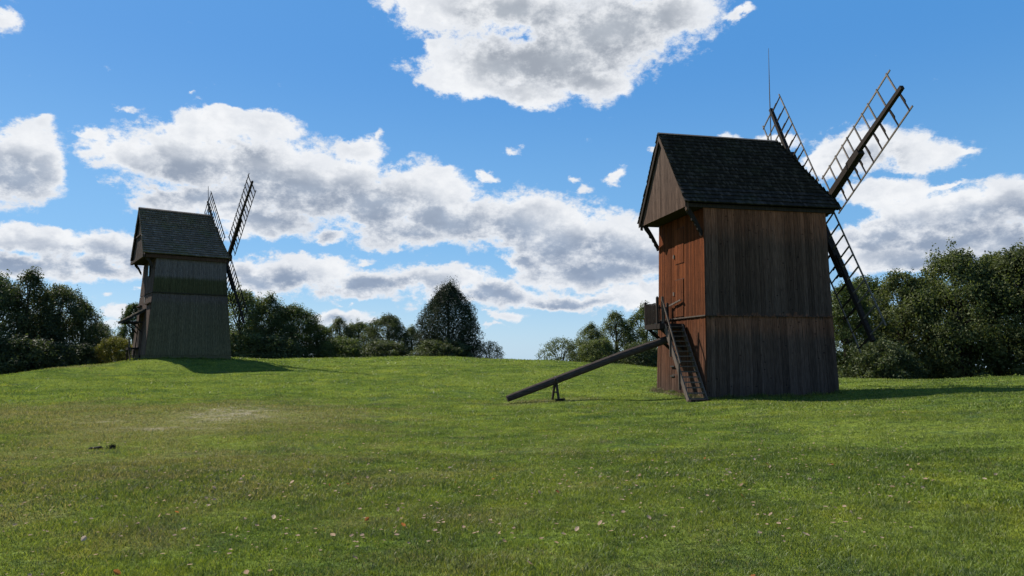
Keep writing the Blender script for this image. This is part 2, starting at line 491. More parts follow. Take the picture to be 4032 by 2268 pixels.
# lawn colour by place: shared by the soil sheet and the grass blades
def lawn_group():
    g = bpy.data.node_groups.new('lawn_colour', 'ShaderNodeTree')
    g.interface.new_socket('Color', in_out='OUTPUT', socket_type='NodeSocketColor')
    g.interface.new_socket('Dry', in_out='OUTPUT', socket_type='NodeSocketFloat')
    N = NT(g)
    out = N.node('NodeGroupOutput')
    geo = N.node('ShaderNodeNewGeometry')
    pos = N.vmath('MULTIPLY', geo.outputs['Position'], (1, 1, 0))
    big, _ = N.noise(pos, 0.16, 3, 0.6)
    mid, _ = N.noise(N.vmath('ADD', pos, (31, 7, 0)), 0.75, 4, 0.62)
    fine, _ = N.noise(pos, 3.2, 3, 0.65)
    c = N.mix(N.maprange(mid, 0.36, 0.64), (0.060, 0.094, 0.020), (0.112, 0.154, 0.028))
    c = N.mix(N.maprange(big, 0.42, 0.66), c, (0.126, 0.164, 0.032))
    c = N.mix(N.math('MULTIPLY', N.maprange(fine, 0.48, 0.70), 0.60), c, (0.040, 0.066, 0.032))
    lush, _ = N.noise(N.vmath('ADD', pos, (3, 77, 0)), 0.42, 5, 0.7)
    c = N.mix(N.math('MULTIPLY', N.maprange(lush, 0.53, 0.70), 0.8), c, (0.165, 0.190, 0.026))
    clo, _ = N.noise(N.vmath('ADD', pos, (90, 12, 0)), 0.6, 5, 0.68)
    c = N.mix(N.math('MULTIPLY', N.maprange(clo, 0.54, 0.70), 0.65), c, (0.042, 0.074, 0.040))
    # worn dry ground left of the middle, at the foot of the tail pole and along the knoll
    def spot(loc, size, rot=0.0):
        return N.blob(pos, loc, size, rot)
    dry = N.math('MULTIPLY', spot((-9.8, 22.0, 0), (9.5, 12, 9), 0.0), 1.25)
    dry = N.math('MAXIMUM', dry, N.math('MULTIPLY', spot((-17, 24, 0), (11, 9, 9)), 1.0))
    dry = N.math('MAXIMUM', dry, N.math('MULTIPLY', spot((-8.0, 12.0, 0), (13, 12, 9)), 0.75))
    dry = N.math('MAXIMUM', dry, N.math('MULTIPLY', spot((1.2, 31.9, 0), (4.2, 1.5, 9), 0.2), 1.0))
    dry = N.math('MAXIMUM', dry, N.math('MULTIPLY', spot((-33.5, 50.5, 0), (7, 3.5, 9), 0.7), 1.2))
    dn, _ = N.noise(N.vmath('ADD', pos, (5, 50, 0)), 0.55, 6, 0.68)
    dryness = N.maprange(N.math('ADD', dry, N.math('MULTIPLY', N.math('SUBTRACT', dn, 0.5), 2.3)), 0.05, 1.05)
    c = N.mix(N.math('MULTIPLY', dryness, 0.66), c, (0.142, 0.128, 0.062))
    bare = N.math('MAXIMUM', spot((-9.0, 18.3, 0), (2.6, 1.6, 9), 0.12), spot((-9.2, 23.6, 0), (3.2, 6.5, 9), 0.3))
    bare = N.math('MAXIMUM', bare, N.math('MULTIPLY', spot((-11.6, 20.6, 0), (1.8, 1.4, 9)), 0.8))
    bn, _ = N.noise(pos, 1.7, 6, 0.72)
    bareness = N.maprange(N.math('ADD', bare, N.math('MULTIPLY', N.math('SUBTRACT', bn, 0.5), 3.0)), 0.45, 1.15)
    c = N.mix(N.math('MULTIPLY', bareness, 0.62), c, (0.29, 0.255, 0.205))
    N.l.new(c, out.inputs[0])
    N.l.new(dryness, out.inputs[1])
    return g


LAWN = lawn_group()


def mat_new(name):
    m = bpy.data.materials.new(name)
    m.use_nodes = True
    m.node_tree.nodes.clear()
    N = NT(m.node_tree)
    out = N.node('ShaderNodeOutputMaterial')
    return m, N, out


def ground_material():
    m, N, out = mat_new('lawn_ground')
    g = N.node('ShaderNodeGroup', node_tree=LAWN)
    geo = N.node('ShaderNodeNewGeometry')
    f1, _ = N.noise(geo.outputs['Position'], 9, 5, 0.7)
    f2, _ = N.noise(geo.outputs['Position'], 26, 3, 0.7)
    c = N.mix(N.maprange(f1, 0.36, 0.64), N.mix(1.0, g.outputs[0], (0.52, 0.55, 0.5), 'MULTIPLY'), N.mix(1.0, g.outputs[0], (1.22, 1.2, 1.15), 'MULTIPLY'))
    bs = N.node('ShaderNodeBsdfPrincipled')
    N.l.new(c, bs.inputs['Base Color'])
    bs.inputs['Roughness'].default_value = 0.9
    bs.inputs['Specular IOR Level'].default_value = 0.0
    bmp = N.node('ShaderNodeBump')
    bmp.inputs['Strength'].default_value = 0.9
    bmp.inputs['Distance'].default_value = 0.06
    N.l.new(N.math('ADD', f1, N.math('MULTIPLY', f2, 0.6)), bmp.inputs['Height'])
    N.l.new(bmp.outputs[0], bs.inputs['Normal'])
    N.l.new(bs.outputs[0], out.inputs[0])
    return m


def build_ground():
    nb = 360
    rr = np.concatenate([np.arange(0.6, 100, 0.6), np.geomspace(100, 5000, 36)])
    ang = np.radians(np.arange(nb) * 360 / nb)
    X = np.outer(np.sin(ang), rr); Y = np.outer(np.cos(ang), rr)
    Z = ground_z(X, Y)
    V = np.stack([X, Y, Z], -1).reshape(-1, 3)
    nr = len(rr)
    i = np.arange(nb)[:, None]; j = np.arange(nr - 1)[None, :]
    i2 = (i + 1) % nb
    Q = np.stack([i * nr + j, i * nr + j + 1, i2 * nr + j + 1, i2 * nr + j], -1).reshape(-1, 4)
    V = np.vstack([V, [[0, 0, gz(0, 0)]]])
    c = len(V) - 1
    T = np.stack([np.full(nb, c), np.arange(nb) * nr, ((np.arange(nb) + 1) % nb) * nr], -1)
    me = np_mesh('ground', V, [Q[:, ::-1], T[:, ::-1]])
    me.polygons.foreach_set('use_smooth', np.ones(len(me.polygons), bool))
    o = link('ground', me, ground_material())
    if me.polygons[0].normal.z < 0:
        me.flip_normals()
    return tag(o, 'gently rolling green meadow with worn brown patches', 'meadow', None, 'structure')


build_ground()

# ------------------------------------------------------------------ wood materials


def wood(name, stops, streak=0.5, rand=0.35, knots=0.6, moss=None, rough=0.85, grain=(7.0, 7.0, 0.45), sun_side=None):
    """stops: list of (local z, colour) up the thing; plank grain runs along z"""
    m, N, out = mat_new(name)
    tc = N.node('ShaderNodeTexCoord')
    ob = N.node('ShaderNodeObjectInfo')
    p = tc.outputs['Object']
    sep = N.node('ShaderNodeSeparateXYZ')
    N.l.new(p, sep.inputs[0])
    shift = N.node('ShaderNodeCombineXYZ')
    N.l.new(N.math('MULTIPLY', ob.outputs['Random'], 37.0), shift.inputs[2])
    gp = N.vmath('ADD', N.mapping(p, scale=grain), shift.outputs[0])
    g1, _ = N.noise(gp, 1.0, 6, 0.65)
    g2, _ = N.noise(gp, 4.5, 4, 0.7)
    br, _ = N.noise(p, 0.9, 4, 0.6)
    zz = N.math('ADD', sep.outputs[2], N.math('MULTIPLY', N.math('SUBTRACT', g1, 0.5), streak * 2.2))
    zz = N.math('ADD', zz, N.math('MULTIPLY', N.math('SUBTRACT', br, 0.5), streak * 1.2))
    c = stops[0][1]
    for (z0, c0), (z1, c1) in zip(stops[:-1], stops[1:]):
        c = N.mix(N.maprange(zz, z0, z1), c, c1)
    # grain, per board tone
    c = N.mix(N.maprange(g2, 0.30, 0.72), N.mix(1.0, c, (0.55, 0.53, 0.52), 'MULTIPLY'), N.mix(1.0, c, (1.25, 1.22, 1.2), 'MULTIPLY'))
    tone = N.math('MULTIPLY_ADD', ob.outputs['Random'], rand * 2, 1.0 - rand)
    tn = N.node('ShaderNodeCombineXYZ')
    for s in tn.inputs:
        N.l.new(tone, s)
    c = N.mix(1.0, c, tn.outputs[0], 'MULTIPLY')
    if knots > 0:
        vo = N.node('ShaderNodeTexVoronoi')
        vo.inputs['Scale'].default_value = 1.0
        N.l.new(N.vmath('ADD', N.mapping(p, scale=(2.6, 2.6, 4.4)), shift.outputs[0]), vo.inputs['Vector'])
        kd = N.math('ADD', vo.outputs['Distance'], N.math('MULTIPLY', N.math('SUBTRACT', g2, 0.5), 0.16))
        cell = N.node('ShaderNodeSeparateColor')
        N.l.new(vo.outputs['Color'], cell.inputs[0])
        kn = N.math('MULTIPLY', N.maprange(kd, 0.08, 0.20, knots, 0.0), N.maprange(cell.outputs[0], 0.35, 0.6))
        c = N.mix(kn, c, N.mix(1.0, c, (0.28, 0.25, 0.24), 'MULTIPLY'))
    bs = N.node('ShaderNodeBsdfPrincipled')
    N.l.new(c, bs.inputs['Base Color'])
    bs.inputs['Roughness'].default_value = rough
    bs.inputs['Specular IOR Level'].default_value = 0.04
    bmp = N.node('ShaderNodeBump')
    bmp.inputs['Strength'].default_value = 0.6
    bmp.inputs['Distance'].default_value = 0.012
    N.l.new(g2, bmp.inputs['Height'])
    N.l.new(bmp.outputs[0], bs.inputs['Normal'])
    N.l.new(bs.outputs[0], out.inputs[0])
    return m


def shingle_mat(name, a, b, moss, moss_amt=0.4, rand=0.5):
    m, N, out = mat_new(name)
    tc = N.node('ShaderNodeTexCoord')
    ob = N.node('ShaderNodeObjectInfo')
    geo = N.node('ShaderNodeNewGeometry')
    at = N.node('ShaderNodeAttribute', attribute_name='rnd')
    r = N.math('FRACT', N.math('ADD', N.math('MULTIPLY', ob.outputs['Random'], 0.97), at.outputs['Fac']))
    pos = geo.outputs['Position']
    n1, _ = N.noise(pos, 0.8, 4, 0.6)
    n2, _ = N.noise(N.mapping(pos, scale=(9, 9, 1.5)), 1.0, 5, 0.7)
    c = N.mix(N.maprange(r, 0.55, 1.0), a, b)
    c = N.mix(N.maprange(n2, 0.35, 0.7), N.mix(1.0, c, (0.6, 0.6, 0.6), 'MULTIPLY'), c)
    c = N.mix(N.math('MULTIPLY', N.maprange(n1, 0.48, 0.68), moss_amt), c, moss)
    tone = N.math('MULTIPLY_ADD', r, rand * 2, 1.0 - rand)
    tn = N.node('ShaderNodeCombineXYZ')
    for s in tn.inputs:
        N.l.new(tone, s)
    c = N.mix(1.0, c, tn.outputs[0], 'MULTIPLY')
    bs = N.node('ShaderNodeBsdfPrincipled')
    N.l.new(c, bs.inputs['Base Color'])
    bs.inputs['Roughness'].default_value = 0.9
    bs.inputs['Specular IOR Level'].default_value = 0.03
    N.l.new(bs.outputs[0], out.inputs[0])
    return m


def plain_mat(name, colr, rough=0.7, metal=0.0):
    m, N, out = mat_new(name)
    geo = N.node('ShaderNodeNewGeometry')
    n, _ = N.noise(geo.outputs['Position'], 6, 4, 0.6)
    c = N.mix(N.maprange(n, 0.3, 0.7), tuple(x * 0.75 for x in colr), tuple(min(1, x * 1.15) for x in colr))
    bs = N.node('ShaderNodeBsdfPrincipled')
    N.l.new(c, bs.inputs['Base Color'])
    bs.inputs['Roughness'].default_value = rough
    bs.inputs['Metallic'].default_value = metal
    N.l.new(bs.outputs[0], out.inputs[0])
    return m


GREY = (0.050, 0.046, 0.046)
M = {}
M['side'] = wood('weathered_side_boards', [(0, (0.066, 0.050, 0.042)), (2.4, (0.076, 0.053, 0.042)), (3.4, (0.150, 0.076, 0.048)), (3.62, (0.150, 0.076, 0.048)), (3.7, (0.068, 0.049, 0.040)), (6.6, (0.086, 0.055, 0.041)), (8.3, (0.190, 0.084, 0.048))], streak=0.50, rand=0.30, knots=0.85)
M['front'] = wood('red_brown_front_boards', [(0.1, (0.060, 0.039, 0.030)), (1.9, (0.080, 0.038, 0.023)), (3.6, (0.088, 0.032, 0.014)), (6.0, (0.116, 0.036, 0.013)), (8.3, (0.116, 0.034, 0.012))], streak=0.9, rand=0.40, knots=0.45)
M['gable'] = wood('grey_gable_boards', [(8.0, (0.078, 0.052, 0.040)), (12.0, (0.086, 0.062, 0.050))], streak=0.5, rand=0.22, knots=0.4)
M['dark'] = wood('dark_timber', [(0, (0.030, 0.025, 0.022)), (12, (0.034, 0.028, 0.025))], rand=0.2, knots=0.0)  # near-black timber colour; on the near mill's eave plates it stands in for shade
M['timber'] = wood('grey_brown_timber', [(-3, (0.105, 0.088, 0.074)), (14, (0.115, 0.095, 0.080))], rand=0.22, knots=0.2)
M['pole'] = wood('old_dark_log', [(-3, (0.054, 0.044, 0.038)), (14, (0.062, 0.051, 0.044))], rand=0.1, knots=0.2, grain=(0.6, 6, 6))
M['stock'] = wood('sail_stock_timber', [(-12, (0.052, 0.040, 0.032)), (14, (0.055, 0.042, 0.034))], rand=0.1, knots=0.2, grain=(0.6, 7, 7))
M['lath'] = wood('sail_lath', [(-12, (0.17, 0.15, 0.13)), (14, (0.17, 0.15, 0.13))], rand=0.2, knots=0.0)
M['shingle'] = shingle_mat('charred_oak_shingles', (0.034, 0.030, 0.026), (0.062, 0.054, 0.047), (0.034, 0.037, 0.022), 0.35, 0.16)
M['roofbase'] = plain_mat('roof_boarding', (0.016, 0.015, 0.015), 0.95)
M['iron'] = plain_mat('iron', (0.06, 0.058, 0.056), 0.5, 0.6)
M['teal'] = plain_mat('teal_sign_paint', (0.03, 0.13, 0.12), 0.5)
M['gap'] = plain_mat('dark_joint', (0.008, 0.007, 0.006), 0.95)


def wall_planks(root, off, A, B, A2, B2, nrm, n, mat, zmin=0, name='plank', joined=None, thick=0.03, jitter=0.3, proud=0.010, gap=0.008):
    """boards between bottom edge A-B and top edge A2-B2, facing nrm"""
    A, B, A2, B2, nrm = map(Vector, (A, B, A2, B2, nrm))
    cuts = [0.0]
    for i in range(1, n):
        cuts.append((i + random.uniform(-jitter, jitter)) / n)
    cuts.append(1.0)
    L = (B - A).length
    for i in range(n):
        u0 = cuts[i] + gap / L * random.uniform(.2, 1.1)
        u1 = cuts[i + 1] - gap / L * random.uniform(.2, 1.1)
        w0, w1 = random.uniform(-.004, .004) / L, random.uniform(-.004, .004) / L
        d = thick + random.uniform(0, proud)
        b0, b1 = A.lerp(B, u0), A.lerp(B, u1)
        t0, t1 = A2.lerp(B2, u0 + w0), A2.lerp(B2, u1 + w1)
        mb = joined if joined is not None else MB(off)
        bot = [b0, b1, b1 + nrm * d, b0 + nrm * d]
        top = [t0, t1, t1 + nrm * d, t0 + nrm * d]
        mb.hexa(bot, top)
        if joined is None:
            mb.build(name, mat, root)


def gable_planks(root, off, s, t0, t1, zb, apex_t, slope_z, n, mat, joined=None, name='plank', thick=0.03):
    """slope_z(t) gives the roof underside at t"""
    for i in range(n):
        a = t0 + (t1 - t0) * i / n + 0.004
        b = t0 + (t1 - t0) * (i + 1) / n - 0.004
        d = thick + random.uniform(0, 0.010)
        cs = [a, b] if not (a < apex_t < b) else [a, apex_t, b]
        poly = [(s, a, zb), (s, b, zb)] + [(s, c, max(zb + 0.01, slope_z(c))) for c in reversed(cs)]
        mb = joined if joined is not None else MB(off)
        mb.extrude(poly, (-d, 0, 0))
        if joined is None:
            mb.build(name, mat, root)


def shingle_rows(root_part, off, P00, P10, P01, P11, rows, w, mat, singles, seed, nrm_flip=1.0, butt=0.045):
    """P00 eave start, P10 eave end, P01 ridge start, P11 ridge end; the first 'singles' shingles are objects of their own"""
    R = random.Random(seed)
    P00, P10, P01, P11 = map(Vector, (P00, P10, P01, P11))
    offv = Vector(off)
    nrm = (P10 - P00).cross(P01 - P00).normalized() * nrm_flip
    variants = []
    if singles:
        for k, ww in enumerate((0.8, 1.0, 1.2)):
            sl = (P01 - P00).length / rows
            x, ln, th = w * ww / 2, sl * 1.35, butt
            mb = MB()
            j = 0.012 * (k - 1)
            mb.hexa([(-x, 0 + j, 0), (x, 0, 0), (x * 0.97, ln, 0), (-x * 0.97, ln, 0)], [(-x, 0 + j, th), (x, 0, th), (x * 0.97, ln, 0.008), (-x * 0.97, ln, 0.008)])
            me = mb.mesh('shingle')
            me.materials.append(mat)
            variants.append((ww, me))
    V, Q, rn = [], [], []
    made = 0
    for r in range(rows):
        f0 = r / rows
        a, b = P00.lerp(P01, f0), P10.lerp(P11, f0)
        up = (P00.lerp(P01, min(1, f0 + 1 / rows)) - a).normalized()
        e = (b - a).normalized()
        u2 = nrm.cross(e).normalized()
        if u2.dot(up) < 0:
            u2 = -u2
        L = (b - a).length
        x = -R.uniform(0, w * 0.5)
        sl = (P01 - P00).length / rows
        while x < L:
            k = R.choice((0, 0, 1, 1, 1, 2))
            ww = (0.8, 1.0, 1.2)[k] * w
            if x + ww > L + 0.04:
                ww = L - x + 0.02
                if ww < 0.03:
                    break
                k = -1
            c = a + e * (x + ww / 2) + nrm * (0.022 + R.uniform(0, 0.010)) + u2 * R.uniform(-0.022, 0.012)
            if x < -0.02:
                k = -1
                ww2 = ww + x
                c = a + e * (ww2 / 2) + nrm * 0.025
                wd = ww2
            else:
                wd = ww
            tl = butt
            yv = (u2 - nrm * tl).normalized()
            zv = e.cross(yv).normalized()
            if zv.dot(nrm) < 0:
                zv = -zv
            if made < singles and k >= 0:
                o = bpy.data.objects.new('shingle', variants[k][1])
                col.objects.link(o)
                o.parent = root_part
                ex = e if e.cross(yv).dot(zv) > 0 else -e
                mt = Matrix((ex, yv, zv)).transposed().to_4x4()
                mt.translation = c - offv
                o.matrix_local = mt
                made += 1
            else:
                h = wd / 2 - 0.003
                ln = min(sl * 1.35, sl * (rows - r) )
                p = [c - e * h, c + e * h, c + e * h + yv * ln, c - e * h + yv * ln]
                th = [butt, butt, 0.008, 0.008]
                base = len(V)
                V += [q - offv for q in p] + [q + zv * t - offv for q, t in zip(p, th)]
                Q += [(base + 3, base + 2, base + 1, base), (base + 4, base + 5, base + 6, base + 7), (base, base + 1, base + 5, base + 4), (base + 1, base + 2, base + 6, base + 5), (base + 3, base, base + 4, base + 7)]
                rv = R.random()
                rn += [rv] * 5
            x += ww
    if V:
        me = np_mesh('shingles', np.array([tuple(v) for v in V]), [np.array(Q)])
        at = me.attributes.new('rnd', 'FLOAT', 'FACE')
        if len(me.polygons) == len(rn):
            at.data.foreach_set('value', np.array(rn, np.float32))
        bm_fix(me)
        o = link('shingles', me, mat, root_part)
        o['kind'] = 'stuff'


def sail_meshes(R, rungs, w1, w2, thick, inner):
    """one sail along +x, lattice in y, wind shaft along z"""
    st = MB()
    st.beam((0.0, 0, 0), (inner, 0, 0), thick, thick * 1.05, w2=thick * 0.92, h2=thick)
    st.beam((inner * 0.74, thick * 0.46, 0.02), (R, 0.02, 0.0), thick * 0.72, thick * 0.62, w2=thick * 0.55, h2=thick * 0.5)
    d = {'stock': st.mesh('sail')}
    r0, r1 = rungs[-1] - 0.18, rungs[0] + 0.22
    d['rail1'] = MB().beam((r0, w1, 0.02), (r1, w1, 0.02), 0.07, 0.045).mesh('rail')
    d['rail2'] = MB().beam((r0, -w2, -0.02), (r1, -w2, -0.02), 0.07, 0.045).mesh('rail')
    d['rung'] = MB().beam((0, 0, 0.05), (0, w1 + 0.05, 0.05), 0.065, 0.05).mesh('rung')
    # the shaped board on the driving side swells toward its middle and steps down to a thin tail
    prof = [(0.035, 0.0), (0.050, -0.18), (0.075, -w2 * 0.50), (0.062, -w2 * 0.55), (0.022, -w2 * 0.60), (0.020, -w2 - 0.03), (-0.020, -w2 - 0.03), (-0.030, -w2 * 0.6), (-0.035, 0.0)]
    d['cleat'] = MB().extrude([(x, y, -0.03) for x, y in prof], (0, 0, 0.05)).mesh('shaped_board')
    return d


def build_sails(root, off, s0, t0, z0, tau, R, psi, dyaw, rungs, w1, w2, thick, inner, mats):
    parts = sail_meshes(R, rungs, w1, w2, thick, inner)
    for k, mt in (('stock', mats[0]), ('rail1', mats[1]), ('rail2', mats[1]), ('rung', mats[1]), ('cleat', mats[2])):
        parts[k].materials.append(mt)
    axis = Vector((math.cos(tau) * math.cos(dyaw), math.cos(tau) * math.sin(dyaw), math.sin(tau)))
    e1 = Vector((math.sin(dyaw), -math.cos(dyaw), 0))
    e2 = axis.cross(e1)
    if e2.z < 0:
        e2 = -e2
    O = Vector((s0, t0, z0)) - Vector(off)
    for k in range(4):
        ang = psi + k * math.pi / 2
        x = e1 * math.cos(ang) + e2 * math.sin(ang)
        y = -e1 * math.sin(ang) + e2 * math.cos(ang)
        zz = x.cross(y)
        sh = axis * (0.16 if k % 2 == 0 else -0.16)
        mt = Matrix((x, y, zz)).transposed().to_4x4()
        mt.translation = O + sh
        sp = bpy.data.objects.new('sail', parts['stock'])
        col.objects.link(sp)
        sp.parent = root
        sp.matrix_local = mt
        for nm, key in (('rail', 'rail1'), ('rail', 'rail2')):
            o = bpy.data.objects.new(nm, parts[key])
            col.objects.link(o)
            o.parent = sp
        for r in rungs:
            for nm, key in (('rung', 'rung'), ('shaped_board', 'cleat')):
                o = bpy.data.objects.new(nm, parts[key])
                col.objects.link(o)
                o.parent = sp
                o.location = (r, 0, 0)
    sh = MB(off)
    c = Vector((s0, t0, z0))
    sh.tube([c - axis * 2.2, c - axis * 0.45, c - axis * 0.4, c + axis * 0.42], [0.26, 0.26, 0.33, 0.33], 12)
    sh.build('windshaft', mats[3], root)


# ------------------------------------------------------------------ the near mill
def near_mill():
    AZ, YAW, D = 0.269, 0.205, 32.0
    W, L = 5.08, 6.22
    C = Vector((D * math.sin(AZ), D * math.cos(AZ), 0))
    a = Vector((math.cos(YAW), math.sin(YAW), 0))
    b = Vector((-math.sin(YAW), math.cos(YAW), 0))
    ZB = -0.3
    org = C + a * L / 2 + b * W / 2
    root = empty('windmill', (org.x, org.y, ZB), YAW)
    tag(root, 'large red-brown boarded post mill with dark shingle roof, tail pole and stairs, right', 'windmill', 'wooden post mills on the meadow')
    off = (L / 2, W / 2, ZB)
    zg, zb, zt, ze, zr = -0.75, 3.34, 8.14, 8.40, 12.22
    fl, tp, fo, eo, rb, eb = 0.115, 0.085, 0.92, 0.14, 5.33, 6.70
    fl2 = fl * (zb - zg) / (zb + 0.25)
    # inner body, a little inside the boards
    body = MB(off)
    i = 0.02
    body.hexa([(i, i, zb), (L - i, i, zb), (L - i, W - i, zb), (i, W - i, zb)], [(tp + i, tp + i, zt + .2), (L - tp - i, tp + i, zt + .2), (L - tp - i, W - tp - i, zt + .2), (tp + i, W - tp - i, zt + .2)])
    body.hexa([(-fl2 + i, -fl2 + i, zg), (L + fl2 - i, -fl2 + i, zg), (L + fl2 - i, W + fl2 - i, zg), (-fl2 + i, W + fl2 - i, zg)], [(i + .01, i + .01, zb - .01), (L - i - .01, i + .01, zb - .01), (L - i - .01, W - i - .01, zb - .01), (i + .01, W - i - .01, zb - .01)])
    body.build('wall', M['side'], root)
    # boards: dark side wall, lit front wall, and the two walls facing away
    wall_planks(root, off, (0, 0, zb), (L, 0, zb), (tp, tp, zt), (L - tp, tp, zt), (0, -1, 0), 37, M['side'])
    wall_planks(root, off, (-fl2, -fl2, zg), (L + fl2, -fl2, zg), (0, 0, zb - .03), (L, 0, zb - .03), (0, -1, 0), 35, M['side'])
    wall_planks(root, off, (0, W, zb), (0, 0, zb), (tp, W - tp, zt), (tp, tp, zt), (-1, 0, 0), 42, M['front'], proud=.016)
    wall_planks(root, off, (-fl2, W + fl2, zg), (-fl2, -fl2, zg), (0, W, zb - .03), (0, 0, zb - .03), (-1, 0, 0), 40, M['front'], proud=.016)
    bk = MB(off)
    wall_planks(root, off, (L, 0, zb), (L, W, zb), (L - tp, tp, zt), (L - tp, W - tp, zt), (1, 0, 0), 30, None, joined=bk)
    wall_planks(root, off, (L + fl2, -fl2, zg), (L + fl2, W + fl2, zg), (L, 0, zb - .03), (L, W, zb - .03), (1, 0, 0), 30, None, joined=bk)
    wall_planks(root, off, (L, W, zb), (0, W, zb), (L - tp, W - tp, zt), (tp, W - tp, zt), (0, 1, 0), 36, None, joined=bk)
    wall_planks(root, off, (L + fl2, W + fl2, zg), (-fl2, W + fl2, zg), (L, W, zb - .03), (0, W, zb - .03), (0, 1, 0), 36, None, joined=bk)
    tag(bk.build('rear_boards', M['side'], root), kind='stuff')
    # corner posts and the rain ledge between body and skirt
    cp = MB(off)
    cp.beam((-.035, -.045, zb), (tp - .035, tp - .045, zt), .045, .05)
    cp.build('corner_board', M['side'], root)
    for (p, q) in (((-.06, -.055, zb - .005), (L + .05, -.055, zb - .005)), ((-.055, -.08, zb - .005), (-.055, W + .05, zb - .005))):
        MB(off).beam(p, q, .10, .055).build('ledge', M['timber'] if p[1] < -.07 else M['side'], root)

    # ---- roof
    def zs(t):                       # underside of the roof over t
        return zr - 0.10 - abs(t - W / 2) * (zr - ze) / (W / 2 + eo)
    rf = MB(off)
    e0, e1 = -eo, W + eo
    th = 0.07
    apx = W / 2
    fr = -fo
    pts = [(fr, e0, ze), (eb, e0, ze), (eb, e1, ze), (fr, e1, ze), (fr, apx, zr), (rb, apx, zr)]
    low = [(x, y, z - th) for x, y, z in pts]
    rf.add(pts + low, [(0, 1, 5, 4), (1, 2, 5), (2, 3, 4, 5), (7, 6, 10, 11), (8, 7, 11), (9, 8, 11, 10), (0, 4, 10, 6), (4, 3, 9, 10), (1, 0, 6, 7), (2, 1, 7, 8), (3, 2, 8, 9)])
    roof = rf.build('roof', M['roofbase'], root)
    shingle_rows(roof, off, (fr - .05, e0 - .06, ze - .085), (eb + .06, e0 - .06, ze - .085), (fr - .05, apx, zr), (rb, apx, zr), 19, 0.105, M['shingle'], 300, 3, butt=.055)
    shingle_rows(roof, off, (eb + .06, e1 + .06, ze - .085), (fr - .05, e1 + .06, ze - .085), (rb, apx, zr), (fr - .05, apx, zr), 19, 0.16, M['shingle'], 0, 4)
    shingle_rows(roof, off, (eb + .06, e0 - .06, ze - .085), (eb + .06, e1 + .06, ze - .085), (rb - .02, apx - .02, zr), (rb - .02, apx + .02, zr), 19, 0.16, M['shingle'], 0, 5)
    rc = MB(off)
    for sg in (-1, 1):
        rc.beam((fr - .06, apx + sg * .075, zr + .005), (rb + .05, apx + sg * .075, zr + .005), .20, .035, up=(0, sg * .55, .83))
    rc.build('ridge_board', M['roofbase'], roof)
    # eave plate, overhang floor, gable, barge boards, brackets
    MB(off).box(fr + .14, eb - .12, -.02, .16, zt - .0, ze - .09).build('eave_plate', M['dark'], root)  # shade below the roof edge is put into the plate's near-black colour
    MB(off).box(fr + .14, eb - .12, W - .16, W + .02, zt - .0, ze - .09).build('eave_plate', M['dark'], root)
    MB(off).box(L - .1, eb - .14, .17, W - .17, zt + .01, ze - .1).build('eave_plate', M['dark'], root)
    MB(off).box(fr + .11, tp + .05, .17, W - .17, zt + .03, zt + .11).build('overhang_floor', M['dark'], root)
    gable_planks(root, off, fr + .12, -eo + .08, W + eo - .08, zt + .02, apx, lambda t: zs(t) - 0.02, 30, M['gable'])
    for sg in (-1, 1):
        t_e = apx + sg * (W / 2 + eo + .02)
        bb = MB(off)
        sl = (zr - ze) / (W / 2 + eo)
        bb.extrude([(fr - .03, apx, zr - .07), (fr - .03, t_e, ze - .10), (fr - .03, t_e, ze - .30), (fr - .03, apx + sg * (W / 2 + eo - .10), ze - .24), (fr - .03, apx, zr - .36)], (.05, 0, 0))
        bb.build('barge_board', M['dark'] if sg > 0 else M['gable'], root)
        # rounded hanging end of the wall plate under the verge
        MB(off).extrude([(fr + .05, apx + sg * (W / 2 - .02), ze - .08), (fr + .05, apx + sg * (W / 2 + .14), ze - .08), (fr + .05, apx + sg * (W / 2 + .13), ze - .42), (fr + .05, apx + sg * (W / 2 + .02), ze - .46)], (.10, 0, 0)).build('plate_end', M['gable'], root)
        # carved bracket from the front wall up to the overhang
        tt = apx + sg * (W / 2 - .16)
        pr = [(fr + .16, zt + .02), (fr + .30, zt + .02), (-.33, zt - .44), (-.02, zt - 1.02), (-.02, zt - 1.24), (-.08, zt - 1.26), (-.15, zt - 1.08), (-.24, zt - .98), (-.25, zt - .86), (-.34, zt - .78), (-.38, zt - .64), (-.50, zt - .58), (-.52, zt - .46), (-.60, zt - .36), (fr + .20, zt - .22), (fr + .10, zt - .04)]
        MB(off).extrude([(x, tt - .06, z) for x, z in pr], (0, .12, 0)).build('bracket', M['dark'], root)
    # lightning rod
    MB(off).tube([(5.06, apx, zr - .1), (5.07, apx, zr + 2.4), (5.10, apx, 17.06)], [.032, .026, .010], 6).build('lightning_rod', M['iron'], root)

    # ---- hatches and doors on the front
    def hatch(name, t0, t1, z0, z1, n, handle=None):
        lean = lambda z: max(0.0, (z - zb) / (zt - zb)) * tp if z > zb else -(zb - z) / (zb - zg) * fl2
        h = MB(off)
        x0, x1 = lean(z0) - .030, lean(z1) - .030
        h.hexa([(x0 - .013, t0 - .025, z0 - .025), (x0 + .02, t0 - .025, z0 - .025), (x0 + .02, t1 + .025, z0 - .025), (x0 - .013, t1 + .025, z0 - .025)], [(x1 - .013, t0 - .025, z1 + .025), (x1 + .02, t0 - .025, z1 + .025), (x1 + .02, t1 + .025, z1 + .025), (x1 - .013, t1 + .025, z1 + .025)])
        part = h.build(name, M['gap'], root)
        wall_planks(part, off, (x0 - .014, t1, z0), (x0 - .014, t0, z0), (x1 - .014, t1, z1), (x1 - .014, t0, z1), (-1, 0, 0), n, M['front'], name='plank', thick=.02)
        for hz in handle or ():
            MB(off).beam((lean(hz) - .10, t1 + .08, hz), (lean(hz) - .10, t1 - .34, hz + .01), .035, .06).build('hinge', M['iron'], part)
        return part
